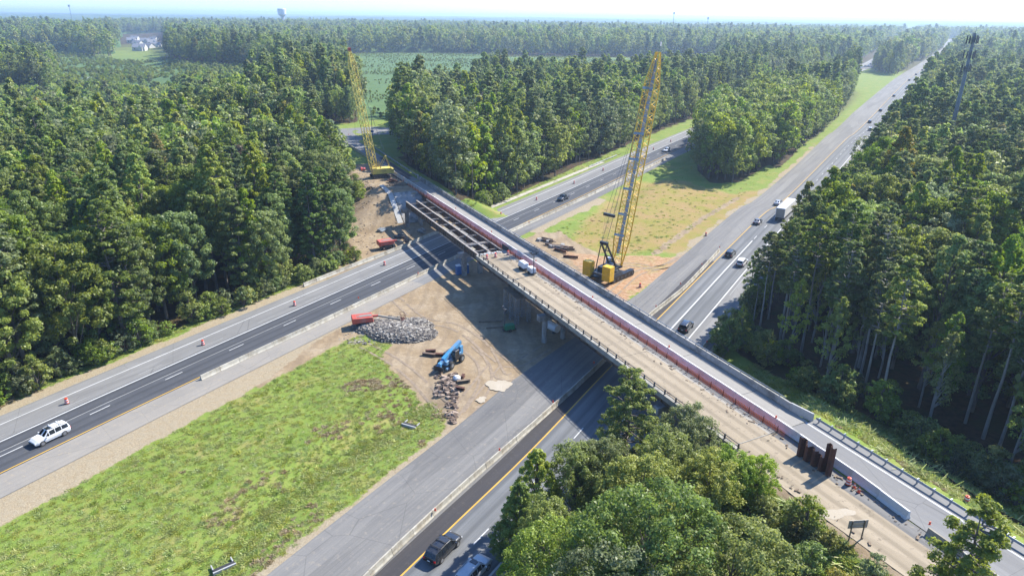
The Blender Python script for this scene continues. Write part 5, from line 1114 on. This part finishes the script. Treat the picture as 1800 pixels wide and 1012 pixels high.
for k in range(4): t_ = .2+k*.25; mst.bar((.4-4*t_, -.85, 2.3+6.3*t_), (.4-4*t_, .85, 2.3+6.3*t_), .18)
mst.build('mast', M['black'], cr); MB().box((-3.6, 0, 8.7), (.7, 1.9, .6)).build('mast_sheaves', M['black'], cr)
tipw = PD(1157, 92, mid.y+13.5); tl = inv @ tipw; foot = Vector((2.0, 0, 2.3)); side = Vector((0, 1, 0))
bm = boom(cr, 'main_boom', M['yellow'], foot, tl, 2.7, 2.3, .16, .06, side, 24)
dl = (tl-foot).normalized(); upn = dl.cross(side).normalized(); upn = -upn if upn.z < 0 else upn
m = MB()
for sg in (-1, 1): m.tube(Vector((-3.6, sg*.6, 8.9)), tl-dl*2+side*sg*.3+upn*.6, .035, n=4)
m.build('pendant_lines', M['greymachine'], cr)
m = MB(); m.bar(foot+dl*2.5+upn*.5, tl-dl*1.5-upn*.0, .75, .06); m.build('boom_catwalk', M['galv'], cr)
for f_ in (.14, .24, .36, .5, .62, .83): MB().box(foot.lerp(tl, f_)+upn*1.15, (.5, 2.7, .12), M=dl.to_track_quat('X', 'Z').to_matrix()).build('boom_joint', M['galv'], cr)
sb = PD(1071, 378, mid.y-1.5); sbl = inv @ sb; MB().box(sbl, (.5, 2.9, .6)).build('spreader_block', M['black'], cr)
m = MB()
for k in range(6): m.tube(sbl+Vector((0, -1+.4*k, 0)), Vector((-3.6, -.6+.24*k, 8.9)), .02, n=3)
for k in range(2): m.tube(sbl+Vector((0, -1+2*k, 0)), foot.lerp(tl, .9)+upn*1.0, .03, n=3)
m.build('hoist_ropes', M['greymachine'], cr)
MB().bar(tl, tl+Vector((.6, 0, 1.6)), .05).build('flag_pole', M['greymachine'], cr); MB().box(tl+Vector((.7, -.1, 1.7)), (.5, .03, .9)).build('flag', M['reflect'], cr)
# older yellow crane beyond the bridge
c1 = P(668, 312, 7.2); cz = gz(c1.x, c1.y); c1.z = max(cz, 7.2); tip1 = PD(614, 90, c1.y+6); h1 = math.atan2(tip1.y-c1.y, tip1.x-c1.x)
ck = empty('crawler_crane', c1, R(205), 'older pale yellow lattice crane standing on the embankment beyond the bridge', 'crane'); inv1 = (Matrix.Translation(c1) @ Matrix.Rotation(R(205), 4, 'Z')).inverted(); t1 = inv1 @ tip1
tracks(ck, 3.6, 5.6, 1.0, .8); MB().box((0, 0, .9), (2.4, 3.0, .6)).build('car_body', M['black'], ck)
bevel(MB().box((-.9, 0, 2.2), (5.2, 3.0, 1.7)).build('machinery_house', M['pale_yellow'], ck), .06); MB().box((1.9, 1.1, 2.3), (1.3, 1.0, 1.9)).build('cab', M['pale_yellow'], ck); MB().box((2.5, 1.1, 2.5), (.15, .8, 1.0)).build('cab_window', M['carglass'], ck)
bevel(MB().box((-3.8, 0, 2.0), (.9, 3.2, 1.5)).build('counterweight', M['pale_yellow'], ck), .06)
gm = MB()
for sg in (-1, 1): gm.bar((0, sg*.9, 3.0), (-2.2, sg*.7, 6.6), .14).bar((-3.4, sg*.9, 3.0), (-2.2, sg*.7, 6.6), .12).bar((0, sg*.9, 3.0), (0, sg*.7, 5.2), .1)
gm.bar((-2.2, -.7, 6.6), (-2.2, .7, 6.6), .18); gm.build('gantry', M['pale_yellow'], ck)
f1 = Vector((1.6, 0, 1.4)); sd = (t1-f1).cross(Vector((0, 0, 1))).normalized(); boom(ck, 'main_boom', M['pale_yellow'], f1, t1, 1.9, 1.7, .13, .06, sd, 18, .08)
m = MB()
for sg in (-1, 1): m.tube(Vector((-2.2, sg*.5, 6.6)), t1+Vector((0, 0, -.3)), .03, n=4)
d1 = (t1-f1).normalized(); m.tube(t1, t1+Vector((0, 0, -33)), .03, n=4); m.build('hoist_ropes', M['greymachine'], ck); MB().box(t1+Vector((0, 0, .5)), (.9, .9, .9)).build('boom_head_sheaves', M['red'], ck)
# ------------------------------------------------------------------ blue telehandler
a_, b_ = P(775, 648, .5), P(810, 622, .5); mid2 = (a_+b_)/2; hd2 = math.atan2(a_.y-b_.y, a_.x-b_.x); th = empty('telehandler', (mid2.x, mid2.y, gz(mid2.x, mid2.y)+.05), hd2, 'sky blue telescopic handler with lowered boom on the sandy site ground', 'telehandler')
bevel(MB().box((0, 0, 1.1), (4.6, 1.3, .7)).build('chassis', M['blue'], th), .05); bevel(MB().box((-.4, -.85, 1.55), (2.0, .75, .9), tx=.9).build('engine_cover', M['greymachine'], th), .05)
cbn = bevel(MB().box((-.2, .85, 1.9), (1.5, .85, 1.6), tx=.75, ty=.8).build('cab', M['black'], th), .05); MB().box((.35, .85, 2.1), (.5, .75, .8), tx=.7).build('cab_window', M['carglass'], th)
MB().bar((-2.9, 0, 2.9), (2.4, 0, 1.75), .62, .66).build('boom', M['blue'], th); MB().bar((1.2, 0, 2.0), (3.4, 0, 1.35), .42, .46).build('inner_boom', M['blue'], th); bevel(MB().box((3.4, 0, 1.0), (.5, .6, 1.3)).build('boom_head', M['blue'], th), .05)
MB().box((3.7, 0, .7), (.12, 1.7, .8)).build('fork_carriage', M['black'], th)
for sg in (-1, 1): MB().box((4.35, sg*.5, .32), (1.3, .14, .06)).build('fork', M['black'], th); MB().box((2.4, sg*.95, .45), (.9, .3, .3)).build('outrigger', M['blue'], th)
for x in (-1.55, 1.55):
    for sg in (-1, 1): w_ = MB().wheel((x, sg*1.12, .66), .66, .45, n=18).build('wheel', M['rubber'], th); MB().wheel((x, sg*1.15, .66), .34, .44, n=12).build('rim', M['galv'], w_)
    MB().box((x, 0, .66), (.3, 2.0, .3)).build('axle', M['greymachine'], th)
MB().box((-2.6, 0, 1.5), (.8, 1.1, 1.6)).build('rear_frame', M['blue'], th)
# ------------------------------------------------------------------ red boom lifts
def lift(u, v, hd, label, arm):
    p = P(u, v, .5); r = empty('boom_lift', (p.x, p.y, gz(p.x, p.y)+.03), hd, label, 'boom lift'); MB().box((0, 0, .75), (3.6, 1.6, .5)).build('chassis', M['greymachine'], r)
    for x in (-1.3, 1.3):
        for sg in (-1, 1): w_ = MB().wheel((x, sg*1.05, .5), .5, .42, n=16).build('wheel', M['rubber'], r); MB().wheel((x, sg*1.1, .5), .25, .4, n=10).build('rim', M['rim'], w_)
    MB().tube((0, 0, 1.0), (0, 0, 1.3), .6, n=14).build('turntable', M['greymachine'], r)
    for sg in (-1, 1): bevel(MB().box((-.3, sg*.85, 1.75), (3.7, .75, 1.0), tx=.92, ty=.85).build('engine_cowl', M['red'], r), .08)
    bevel(MB().box((-2.0, 0, 1.7), (.9, 2.3, 1.15)).build('counterweight', M['red'], r), .1); MB().box((-.3, 0, 2.0), (3.2, .7, .5)).build('boom_cradle', M['sign_back'], r)
    pts_ = arm; 
    for i in range(len(pts_)-1): MB().bar(pts_[i], pts_[i+1], .34-.05*i, .36-.05*i).build('boom_section', M['red'] if i != 1 else M['sign_back'], r)
    e = Vector(pts_[-1]); k = MB()
    for z_ in (.0, .55, 1.1):
        for a, b in (((-.4, -.9), (.4, -.9)), ((.4, -.9), (.4, .9)), ((.4, .9), (-.4, .9)), ((-.4, .9), (-.4, -.9))): k.bar(e+Vector((a[0]+.6, a[1], z_)), e+Vector((b[0]+.6, b[1], z_)), .05)
    for a in ((-.4, -.9), (.4, -.9), (.4, .9), (-.4, .9)): k.bar(e+Vector((a[0]+.6, a[1], 0)), e+Vector((a[0]+.6, a[1], 1.1)), .05)
    k.box(e+Vector((.6, 0, 0)), (.8, 1.8, .06)); k.build('work_basket', M['rust'], r); return r
lift(642, 568, R(18), 'faded red boom lift parked beside the rubble heap, arm stretched towards the bridge', [(-1.6, 0, 2.1), (2.5, 0, 1.9), (6.6, .2, .5)])
lift(681, 433, R(30), 'faded red boom lift behind the barriers at the foot of the dirt slope', [(-1.4, 0, 2.1), (2.6, 0, 1.7), (4.4, 0, 1.0)])
# ------------------------------------------------------------------ rubble heap, spoil and small site things
rc_ = P(714, 584, 0); rm = MB(); rgs = np.random.default_rng(4)
def heap_z(x, y):
    a = max(0, 1-((x+.5)/5.8)**2-((y+.3)/3.6)**2); b = max(0, 1-((x+5.5)/4.2)**2-((y-1.2)/2.6)**2); c_ = max(0, 1-((x-1)/3.0)**2-((y-2.2)/2.6)**2); return max(2.1*a**.7, 1.5*b**.7, 2.2*c_**.8)
nn = 46; hx, hy = np.linspace(-10.5, 6.5, nn), np.linspace(-5, 6, nn)
for j in range(nn):
    for i in range(nn): rm.v.append((hx[i], hy[j], heap_z(hx[i], hy[j])-.12+rnd.uniform(-.08, .08)))
for j in range(nn-1):
    for i in range(nn-1): a = j*nn+i; rm.f.append((a, a+1, a+nn+1, a+nn)); rm.m.append(0)
for k in range(9500):
    x, y = rnd.uniform(-10.3, 6.3), rnd.uniform(-4.8, 5.8); z = heap_z(x, y)
    if z < .03 and rnd.random() > .05: continue
    d = rnd.choice([.10, .14, .18, .18, .24, .34]); rm.box((x, y, z+d*.2-.05), (d*rnd.uniform(.7, 1.9), d, d*rnd.uniform(.3, .8)), M=Matrix.Rotation(rnd.uniform(0, 6), 3, 'Z') @ Matrix.Rotation(rnd.uniform(-.7, .7), 3, 'X'), m=rnd.choice([0, 0, 1, 2, 2]))
rc_.z = gz(rc_.x, rc_.y)
h = rm.build('rubble_heap', [grime('broken_concrete', (.25, .22, .18), .95, .4, 2.2), grime('light_broken_concrete', (.38, .35, .30), .95, .25, 2), grime('earthy_rubble', (.10, .088, .08), .95, .3, 2)], loc=rc_, rz=R(-8)); h.scale = (1.15, 1.2, .72); tag(h, 'big grey heap of broken concrete rubble behind the red boom lift', kind='stuff')
dbm = MB()
for k in range(260):
    u, v = rnd.uniform(765, 802), rnd.uniform(655, 745); 
    if v > 690 and u < 786: continue
    p = P(u, v); d = rnd.uniform(.15, .6); dbm.box((p.x, p.y, gz(p.x, p.y)+d*.15), (d*1.8, d, d*.6), M=Matrix.Rotation(rnd.uniform(0, 6), 3, 'Z') @ Matrix.Rotation(rnd.uniform(-.5, .5), 3, 'Y'), m=rnd.choice([0, 0, 1]))
o = dbm.build('soil_spoil', [grime('dark_clods', (.13, .09, .065), .95, .3, 2), grime('light_clods', (.34, .26, .2), .95, .3, 2)]); tag(o, 'dark broken clods and scraps strewn at the edge of the site', kind='stuff')
clo = MB()
for k in range(900):
    s = rnd.uniform(-232, -150); t_ = rnd.uniform(38, 56); p = B(s, t_); q = offs(LEFT, LS, p.x, p.y)
    if q[0][0] < 11: continue
    d = rnd.choice([.1, .15, .2, .3]); clo.box((p.x, p.y, gz(p.x, p.y)+d*.15), (d*1.5, d, d*.6), rz=rnd.uniform(0, 3), m=rnd.choice([0, 1]))
o = clo.build('soil_clods', [grime('dark_clods2', (.17, .12, .08), .95, .3, 2), grime('light_clods2', (.40, .32, .24), .95, .3, 2)]); tag(o, 'clods and stones scattered over the bare dirt slope by the old abutment', kind='stuff')
def simple(name, mb, mat, u, v, z, rz, label, cat, group=None):
    p = P(u, v, z); o = mb.build(name, mat, loc=(p.x, p.y, z if z else gz(p.x, p.y)+.03), rz=rz); return tag(o, label, cat, group)
for u, v, l, r_, lab, mt in [(754, 626, 2.4, -14, 'dark steel offcut lying left of the telehandler', 'steel_weather'), (757, 620, 1.8, 5, 'short rusty beam just above the dark offcut', 'rust'), (773, 626, 2.0, 0, 'rusty red beam touching the telehandler', 'rust'), (815, 671, 2.2, 15, 'olive timber lying right of the white sack', 'wood'), (814, 663, 1.0, 80, 'small rusty block above the olive timber', 'rust'), (809, 683, 1.5, -20, 'rusty offcut below the olive timber', 'rust')]:
    m = MB().box((0, 0, .12), (l, .5, .05)).box((0, 0, .30), (l, .04, .34)).box((0, 0, .48), (l, .5, .05)); simple('steel_offcut' if mt != 'wood' else 'timber_block', m, M[mt], u, v, 0, R(r_), lab, 'steel offcut' if mt != 'wood' else 'timber')
simple('white_sack', MB().lathe([(.35, 0), (.62, .15), (.6, .55), (.35, .8), (.1, .84)], n=12), M['white'], 803, 667, 0, 0, 'white bulk sack on the sand below the telehandler', 'sack')
bp = P(985, 437); 
for i in range(11):
    u, v = rnd.uniform(955, 1008), 0; v = 424+(u-955)*.42+rnd.uniform(-6, 10); simple('old_girder', MB().box((0, 0, .1), (rnd.uniform(3, 6), .3, .06)).box((0, 0, .35), (3.6, .05, .5)).box((0, 0, .6), (rnd.uniform(3, 5), .3, .06)), M[rnd.choice(['rust', 'steel_weather', 'steel_weather'])], u, v, 0, R(-25+rnd.uniform(-25, 25)), f'dark old girder in the jumbled heap beyond the parapet, {ORD(i+1)} of the heap', 'girder', 'old girders heaped beyond the bridge parapet')
for i in range(9):
    u = rnd.uniform(945, 990); v = 421+(u-945)*.35+rnd.uniform(-5, 7); simple('concrete_lump', MB().box((0, 0, .3), (rnd.uniform(.8, 2), rnd.uniform(.7, 1.3), .6), tx=.7, ty=.8), M['conc_grey'], u, v, 0, rnd.uniform(0, 3), f'broken concrete lump beside the heaped girders, {ORD(i+1)} of them', 'concrete lump', 'concrete lumps beside the heaped girders')
def toilet(u, v, lab):
    p = P(u, v); r = empty('portable_toilet', (p.x, p.y, gz(p.x, p.y)+.03), BANG, lab, 'portable toilet', 'blue portable toilets'); bevel(MB().box((0, 0, 1.1), (1.15, 1.15, 2.1)).build('cabin', M['toilet'], r), .05); MB().box((0, 0, 2.22), (1.2, 1.2, .16), tx=.8, ty=.8).build('roof', M['white'], r); MB().box((.59, 0, 1.1), (.03, .8, 1.8)).build('door', M['toilet'], r)
toilet(806, 482, 'blue portable toilet left of the bridge pier column'); toilet(819, 480, 'blue portable toilet right of the bridge pier column')
# tyre tracks pressed into the bare soil
trm = grime('dark_tyre_track_soil', (.27, .205, .14), .95, .3, 1.2); trl = grime('light_tyre_track_soil', (.38, .305, .205), .95, .2, 1.2)
for q, mt in [k_ for k_ in [([(640, 605), (700, 640), (760, 690), (800, 720), (820, 700), (870, 640)], trm), ([(690, 520), (740, 560), (800, 575), (850, 610), (880, 660), (905, 660)], trm), ([(600, 585), (680, 545), (760, 520), (820, 540)], trl), ([(820, 610), (850, 640), (850, 680), (815, 735)], trm), ([(700, 610), (760, 655), (830, 660), (880, 620), (900, 560)], trl), ([(830, 590), (870, 625), (905, 640), (960, 610)], trm), ([(660, 545), (640, 590)], trm),
              ([(1030, 520), (1070, 520), (1120, 480), (1180, 465), (1215, 445)], trm), ([(1010, 470), (1050, 470), (1110, 465), (1160, 470), (1200, 452)], trm), ([(1090, 515), (1130, 490), (1150, 465), (1130, 455)], trl)] if k_[1] is trm]:
    pth = crs([P2(*a) for a in q], 1.2)
    for off in (-1.0, 1.0):
        m = MB(); g_ = np.gradient(pth, axis=0); g_ /= np.linalg.norm(g_, axis=1)[:, None]
        for (x, y), (dx, dy) in zip(pth, g_):
            for w_ in (-.22, .22): X_, Y_ = x-dy*(off+w_), y+dx*(off+w_); m.v.append((X_, Y_, gz(X_, Y_)+.035))
        for i in range(len(pth)-1):
            if (i*7+int(off)) % 11 == 0: continue
            m.f.append((2*i, 2*i+1, 2*i+3, 2*i+2)); m.m.append(0)
        fix_up(m).build('tyre_track', mt, g)
# materials stacked around the left pier and on the slope
for i, (u, v, n_, mt, lab) in enumerate([(703, 418, 5, 'greymachine', 'dark stack of formwork panels beside the left pier'), (672, 408, 4, 'galv', 'grey bundle of steel forms at the foot of the dirt slope'), (742, 408, 5, 'conc_grey', 'grey pile of concrete slabs in the shade under the beams'), (655, 345, 4, 'wood', 'brown timber pile on the bank below the rear crane'), (690, 322, 5, 'rust', 'rusty steel bundle below the rear crane'), (640, 300, 4, 'red', 'red site containers left of the rear crane')]):
    z_ = 0 if i < 3 else 7.0 if i > 3 else 4.5; p = P(u, v, z_); p.z = gz(p.x, p.y)+.02; r = empty('material_stack', p, rnd.uniform(0, 3), lab, 'stack of material')
    for k in range(n_): MB().box((rnd.uniform(-.5, .5), rnd.uniform(-.4, .4)+(k % 2)*.7, .2+.32*(k//2)), (rnd.uniform(1.8, 3.4), .6, .28), rz=rnd.uniform(-.15, .15)).build('stacked_piece', M[mt], r)
# light towers, tank, compressor
def light_tower(x, y, z, rz, label, col_):
    r = empty('light_tower', (x, y, z), rz, label, 'light tower', ); bevel(MB().box((0, 0, .85), (1.9, 1.1, 1.0)).build('generator_box', M[col_], r), .06); MB().box((0, 0, .32), (2.6, .9, .1)).build('trailer_frame', M['black'], r)
    for sg in (-1, 1): MB().wheel((0, sg*.65, .3), .3, .18, n=12).build('wheel', M['rubber'], r)
    MB().tube((.9, 0, .4), (.9, 0, 4.6), .10, .08, n=8).build('mast', M['greymachine'], r); MB().bar((.9, -.8, 4.5), (.9, .8, 4.5), .06).build('lamp_bar', M['greymachine'], r)
    for k in (-.75, -.35, .35, .75): l_ = MB().box((.98, k, 4.7 if abs(k) > .5 else 4.35), (.26, .42, .34)).build('lamp', M['greymachine'], r); MB().box((1.09, k, 4.7 if abs(k) > .5 else 4.35), (.03, .3, .22)).build('lens', M['glasslamp'], l_)
    return r
p = B(-112.4, 60.3, 7.38); light_tower(p.x, p.y, 7.38, BANG, 'light tower with four lamps on the sandy bridge deck by the net fence', 'white')
p = P(895, 581); light_tower(p.x, p.y, gz(p.x, p.y)+.03, R(200), 'green light tower in the shade under the bridge', 'green')
cp = empty('air_compressor', B(-115.3, 60.0, 7.38), BANG, 'white tow-behind compressor parked on the sandy bridge deck', 'compressor'); bevel(MB().box((0, 0, 1.05), (2.5, 1.4, 1.15), tx=.9, ty=.85).build('housing', M['white'], cp), .12); MB().box((0, 0, .42), (2.7, 1.3, .15)).build('chassis', M['black'], cp); MB().bar((1.3, 0, .4), (2.5, 0, .35), .12).build('tow_bar', M['black'], cp)
for sg in (-1, 1): MB().wheel((-.1, sg*.75, .32), .32, .2, n=12).build('wheel', M['rubber'], cp)
p = P(969, 581); tkn = empty('storage_tank', (p.x, p.y, gz(p.x, p.y)+.05), R(-50), 'white horizontal tank in the shade beside the bridge pier', 'tank'); MB().tube((-1.7, 0, 1.0), (1.7, 0, 1.0), .75, n=18).build('tank_body', M['white'], tkn); 
for x in (-1.1, 1.1): MB().box((x, 0, .2), (.3, 1.3, .5)).build('cradle', M['greymachine'], tkn)
# scaffold shoring tower under the bridge
shp = B(-109, 56.6); so_ = empty('shoring_tower', (shp.x, shp.y, gz(shp.x, shp.y)), BANG, 'grey scaffold shoring tower under the near side of the bridge', 'scaffold tower')
for kx in (0, 1, 2):
    for ky in (0, 1):
        m = MB(); lattice(m, (kx*2.4-2.4, ky*2.6-2.4, 0), (kx*2.4-2.4, ky*2.6-2.4, 5.4), .6, .6, .6, .6, 7, .06, .035, Vector((1, 0, 0))); m.build('scaffold_leg', M['galv'], so_)
m = MB()
for z_ in (1.4, 3.2, 5.3):
    for ky in (0, 1): m.bar((-2.6, ky*2.6-2.4, z_), (2.6, ky*2.6-2.4, z_), .07)
    for kx in (0, 1, 2): m.bar((kx*2.4-2.4, -2.6, z_), (kx*2.4-2.4, .4, z_), .07)
m.build('ledger', M['galv'], so_); MB().box((0, -1.1, 5.5), (6.2, 3.4, .12)).build('platform', M['wood'], so_)
for (u, v, l, r_, lab) in [(862, 566, 4.5, 8, 'timber skid in the shade left of the green light tower'), (873, 576, 4.0, 14, 'second timber skid nearest the green light tower')]: simple('timber_skid', MB().box((0, 0, .12), (l, .3, .24)), M['wood'], u, v, 0, R(r_), lab, 'timber')
# ------------------------------------------------------------------ signs, posts, poles, towers, culverts
sgn = empty('road_sign', P(1500, 962, 6.6), 0, 'rectangular road sign on two posts seen from behind beside the haul road', 'road sign'); a, b = P(1487, 968, 5.9), P(1511, 957, 6.6); 
la, lb = a-sgn.location, b-sgn.location; 
for q in (la, lb): MB().tube((q.x, q.y, -2.2), (q.x, q.y, 3.0), .07, n=8).build('post', M['wood'], sgn)
d = (lb-la); d.z = 0; MB().box(((la.x+lb.x)/2, (la.y+lb.y)/2+.08, 2.55), (d.length+.7, .05, .95), rz=math.atan2(d.y, d.x)).build('sign_panel', M['sign_back'], sgn)
for z_ in (2.3, 2.8): MB().box(((la.x+lb.x)/2, (la.y+lb.y)/2+.04, z_), (d.length+.5, .05, .07), rz=math.atan2(d.y, d.x)).build('sign_stiffener', M['galv'], sgn)
lp = P(655, 244, 7.2); lpo = empty('street_light', lp, 0, 'grey street light pole at the junction beyond the bridge with a small blue sign', 'street light'); MB().tube((0, 0, 0), (0, 0, 12.5), .14, .09, n=8).build('pole', M['pole'], lpo); MB().bar((0, 0, 12.4), (-.9, -.3, 12.7), .08).build('lamp_arm', M['pole'], lpo); MB().box((-1.1, -.35, 12.7), (.7, .3, .15)).build('lamp_head', M['sign_back'], lpo); MB().box((0, -.2, 3.0), (1.3, .04, 1.0)).build('sign_panel', M['bluesign'], lpo)
up = P(776, 306, 0); tag(MB().tube((0, 0, 0), (0, 0, 9.5), .2, .14, n=9).build('utility_pole', M['wood'], loc=(up.x, up.y, gz(up.x, up.y))), 'weathered wooden pole in front of the wood beyond the bridge', 'utility pole')
# cell tower in the right-hand wood
ty_ = 232.0; tt = PD(1717, 47, ty_); tb = PD(1690, 185, ty_); ct = empty('cell_tower', (tt.x, tt.y, 0), 0, 'tall blue-grey mobile phone mast with antenna clusters above the right-hand wood', 'cell tower')
ht = tt.z; MB().tube((0, 0, 0), (0, 0, ht-2), .85, .42, n=16).build('mast', M['pole'], ct); MB().tube((0, 0, ht-2), (0, 0, ht), .04, n=5).build('lightning_rod', M['greymachine'], ct)
for z_, rr_, nn_ in ((ht-4, 2.0, 12), (ht-8.5, 2.1, 9), (ht-12.5, 1.7, 9)):
    pl = MB()
    for k in range(3): a0 = 2*pi*k/3+.3; a1 = 2*pi*(k+1)/3+.3; pl.bar((rr_*math.cos(a0), rr_*math.sin(a0), z_), (rr_*math.cos(a1), rr_*math.sin(a1), z_), .09).bar((0, 0, z_), (rr_*math.cos(a0), rr_*math.sin(a0), z_), .1)
    ring = pl.build('antenna_frame', M['greymachine'], ct)
    for k in range(nn_): a = 2*pi*(k//(nn_//3))/3+.3+pi/3*.0; f_ = (k % (nn_//3)+.5)/(nn_//3); a0 = 2*pi*(k//(nn_//3))/3+.3; a1 = a0+2*pi/3; x = rr_*(math.cos(a0)*(1-f_)+math.cos(a1)*f_)*1.1; y = rr_*(math.sin(a0)*(1-f_)+math.sin(a1)*f_)*1.1; MB().box((x, y, z_+rnd.uniform(-.3, .3)), (.3, .2, rnd.uniform(1.8, 2.5)), rz=(a0+a1)/2).build('antenna', M['greymachine'], ring)
# water tower and thin masts on the horizon
wt = PD(495, 18, 2300); wt.z += 4; wo = empty('water_tower', (wt.x, wt.y, 0), 0, 'distant flat-topped water tower on the horizon', 'water tower'); MB().tube((0, 0, 0), (0, 0, wt.z-12), 6, 5.5, n=20).build('stem', M['conc_new'], wo); MB().lathe([(5, wt.z-24), (12.5, wt.z-17), (13, wt.z-2), (12, wt.z)], n=24).build('tank', M['white'], wo)
for u, v, lab in [(121, 9, 'thin lattice mast on the horizon at the far left'), (1185, 22, 'thin lattice mast on the horizon above the large crane'), (1245, 31, 'faint mast on the horizon right of the large crane')]:
    q = PD(u, v, 2600); tag(MB().tube((0, 0, 0), (0, 0, q.z), 1.3, .8, n=6).box((0, 0, q.z-3), (5, 5, 7)).build('radio_mast', M['pole'], loc=(q.x, q.y, 0)), lab, 'radio mast')
# houses beyond the fields
def house(u, v, w, d, h, rz, lab):
    p = P(u, v, 0); r = empty('house', (p.x, p.y, 0), rz, lab, 'house', 'white houses beyond the field'); wl = MB().box((0, 0, h/2), (w, d, h)); rf = MB()
    wl.add([(-w/2, -d/2, h), (-w/2, d/2, h), (-w/2, 0, h+d*.36), (w/2, -d/2, h), (w/2, d/2, h), (w/2, 0, h+d*.36)], [(0, 1, 2), (3, 5, 4)]); wl.build('wall', M['tan_house'], r)
    rf.add([(-w/2-.5, -d/2-.5, h-.3), (w/2+.5, -d/2-.5, h-.3), (w/2+.5, 0, h+d*.37), (-w/2-.5, 0, h+d*.37), (-w/2-.5, d/2+.5, h-.3), (w/2+.5, d/2+.5, h-.3)], [(0, 1, 2, 3), (3, 2, 5, 4)]); o = rf.build('roof', M['roof'], r); o.modifiers.new('s', 'SOLIDIFY').thickness = .3
    for k in (-.3, 0, .3): MB().box((k*w, -d/2-.02, h*.55), (1.6, .1, 1.8)).build('window', M['window'], r)
    g_ = MB().box((w*.2, -d/2-1.5, h*.45), (w*.35, 3.5, h*.9)); g_.add([(w*.2-w*.18, -d/2-3.3, h*.9), (w*.2+w*.18, -d/2-3.3, h*.9), (w*.2, -d/2-3.3, h*1.5)], [(0, 1, 2)]); g_.build('gable_wing', M['tan_house'], r)
for i, (u, v, w, d, rz) in enumerate([(232, 76, 15, 12, 20), (243, 82, 16, 11, -15), (256, 77, 15, 12, 10), (268, 80, 14, 12, 30), (247, 90, 18, 13, 5), (262, 88, 16, 12, -20), (275, 86, 15, 12, 15), (238, 72, 14, 11, 0), (128, 54, 20, 12, 0), (145, 54, 20, 12, 5), (271, 74, 14, 11, -10)]):
    house(u, v, w, d, 5.8, R(rz), ['leftmost', 'second from left', 'middle', 'fourth', 'frontmost gabled', 'lower right', 'rightmost', 'upper left', 'far isolated left', 'far isolated right', 'upper right'][i]+' white house of the small group beyond the field')
q = P(462, 134, 0); bb_ = empty('billboard', (q.x, q.y, 0), 0, 'small white sign board standing by the side road before the wood', 'billboard'); MB().box((0, 0, 6.0), (5.5, .4, 4.5)).build('board', M['white'], bb_)
for k in (-1.6, 1.6): MB().tube((k, 0, 0), (k, 0, 4), .2, n=6).build('post', M['pole'], bb_)
simple('white_tent', MB().box((0, 0, 1.6), (9, 6, 3.2), tx=.8, ty=.3), M['white'], 155, 143, 0, R(20), 'pale shed roof glimpsed among young trees in the left field', 'shed')
# culvert ends and silt fence in the median
for u, v, rz, lab in [(395, 999, 38, 'concrete culvert end with black mouth at the bottom edge of the grass median'), (718, 745, -25, 'small culvert end where the ditch meets the median grass')]:
    p = P(u, v, -.6); r = empty('culvert', (p.x, p.y, gz(p.x, p.y)-.25), R(rz), lab, 'culvert'); r.scale = (.8, .8, .8); MB().box((0, 0, .35), (3.0, .25, .9)).build('headwall', M['pipe'], r); MB().box((0, -.8, .05), (3.0, 1.4, .16)).build('apron', M['pipe'], r); MB().box((0, .35, .45), (2.8, .5, .7)).build('mouth', M['fabric'], r)
    for k in (-1.3, 1.3): MB().box((k, .9, .4), (.15, 1.6, .6)).build('wing', M['pipe'], r)
sf = empty('silt_fence', B(-38, 73.0, 0), 0, 'low black silt fence winding along the foot of the right-hand embankment', 'silt fence'); m = MB(); pv = None
for k in range(24):
    s = -48+k*1.6; t_ = 79+1.2*math.sin(k*.5)-k*.15; p = B(s, t_); p.z = gz(p.x, p.y); q = p-sf.location
    if pv is not None: m.add([pv+Vector((0, 0, -.1)), q+Vector((0, 0, -.1)), q+Vector((0, 0, .7)), pv+Vector((0, 0, .7))], [(0, 1, 2, 3)])
    MB().box(q+Vector((0, 0, .35)), (.06, .06, 1.0)).build('stake', M['wood'], sf); pv = q
m.build('cloth', M['fabric'], sf)
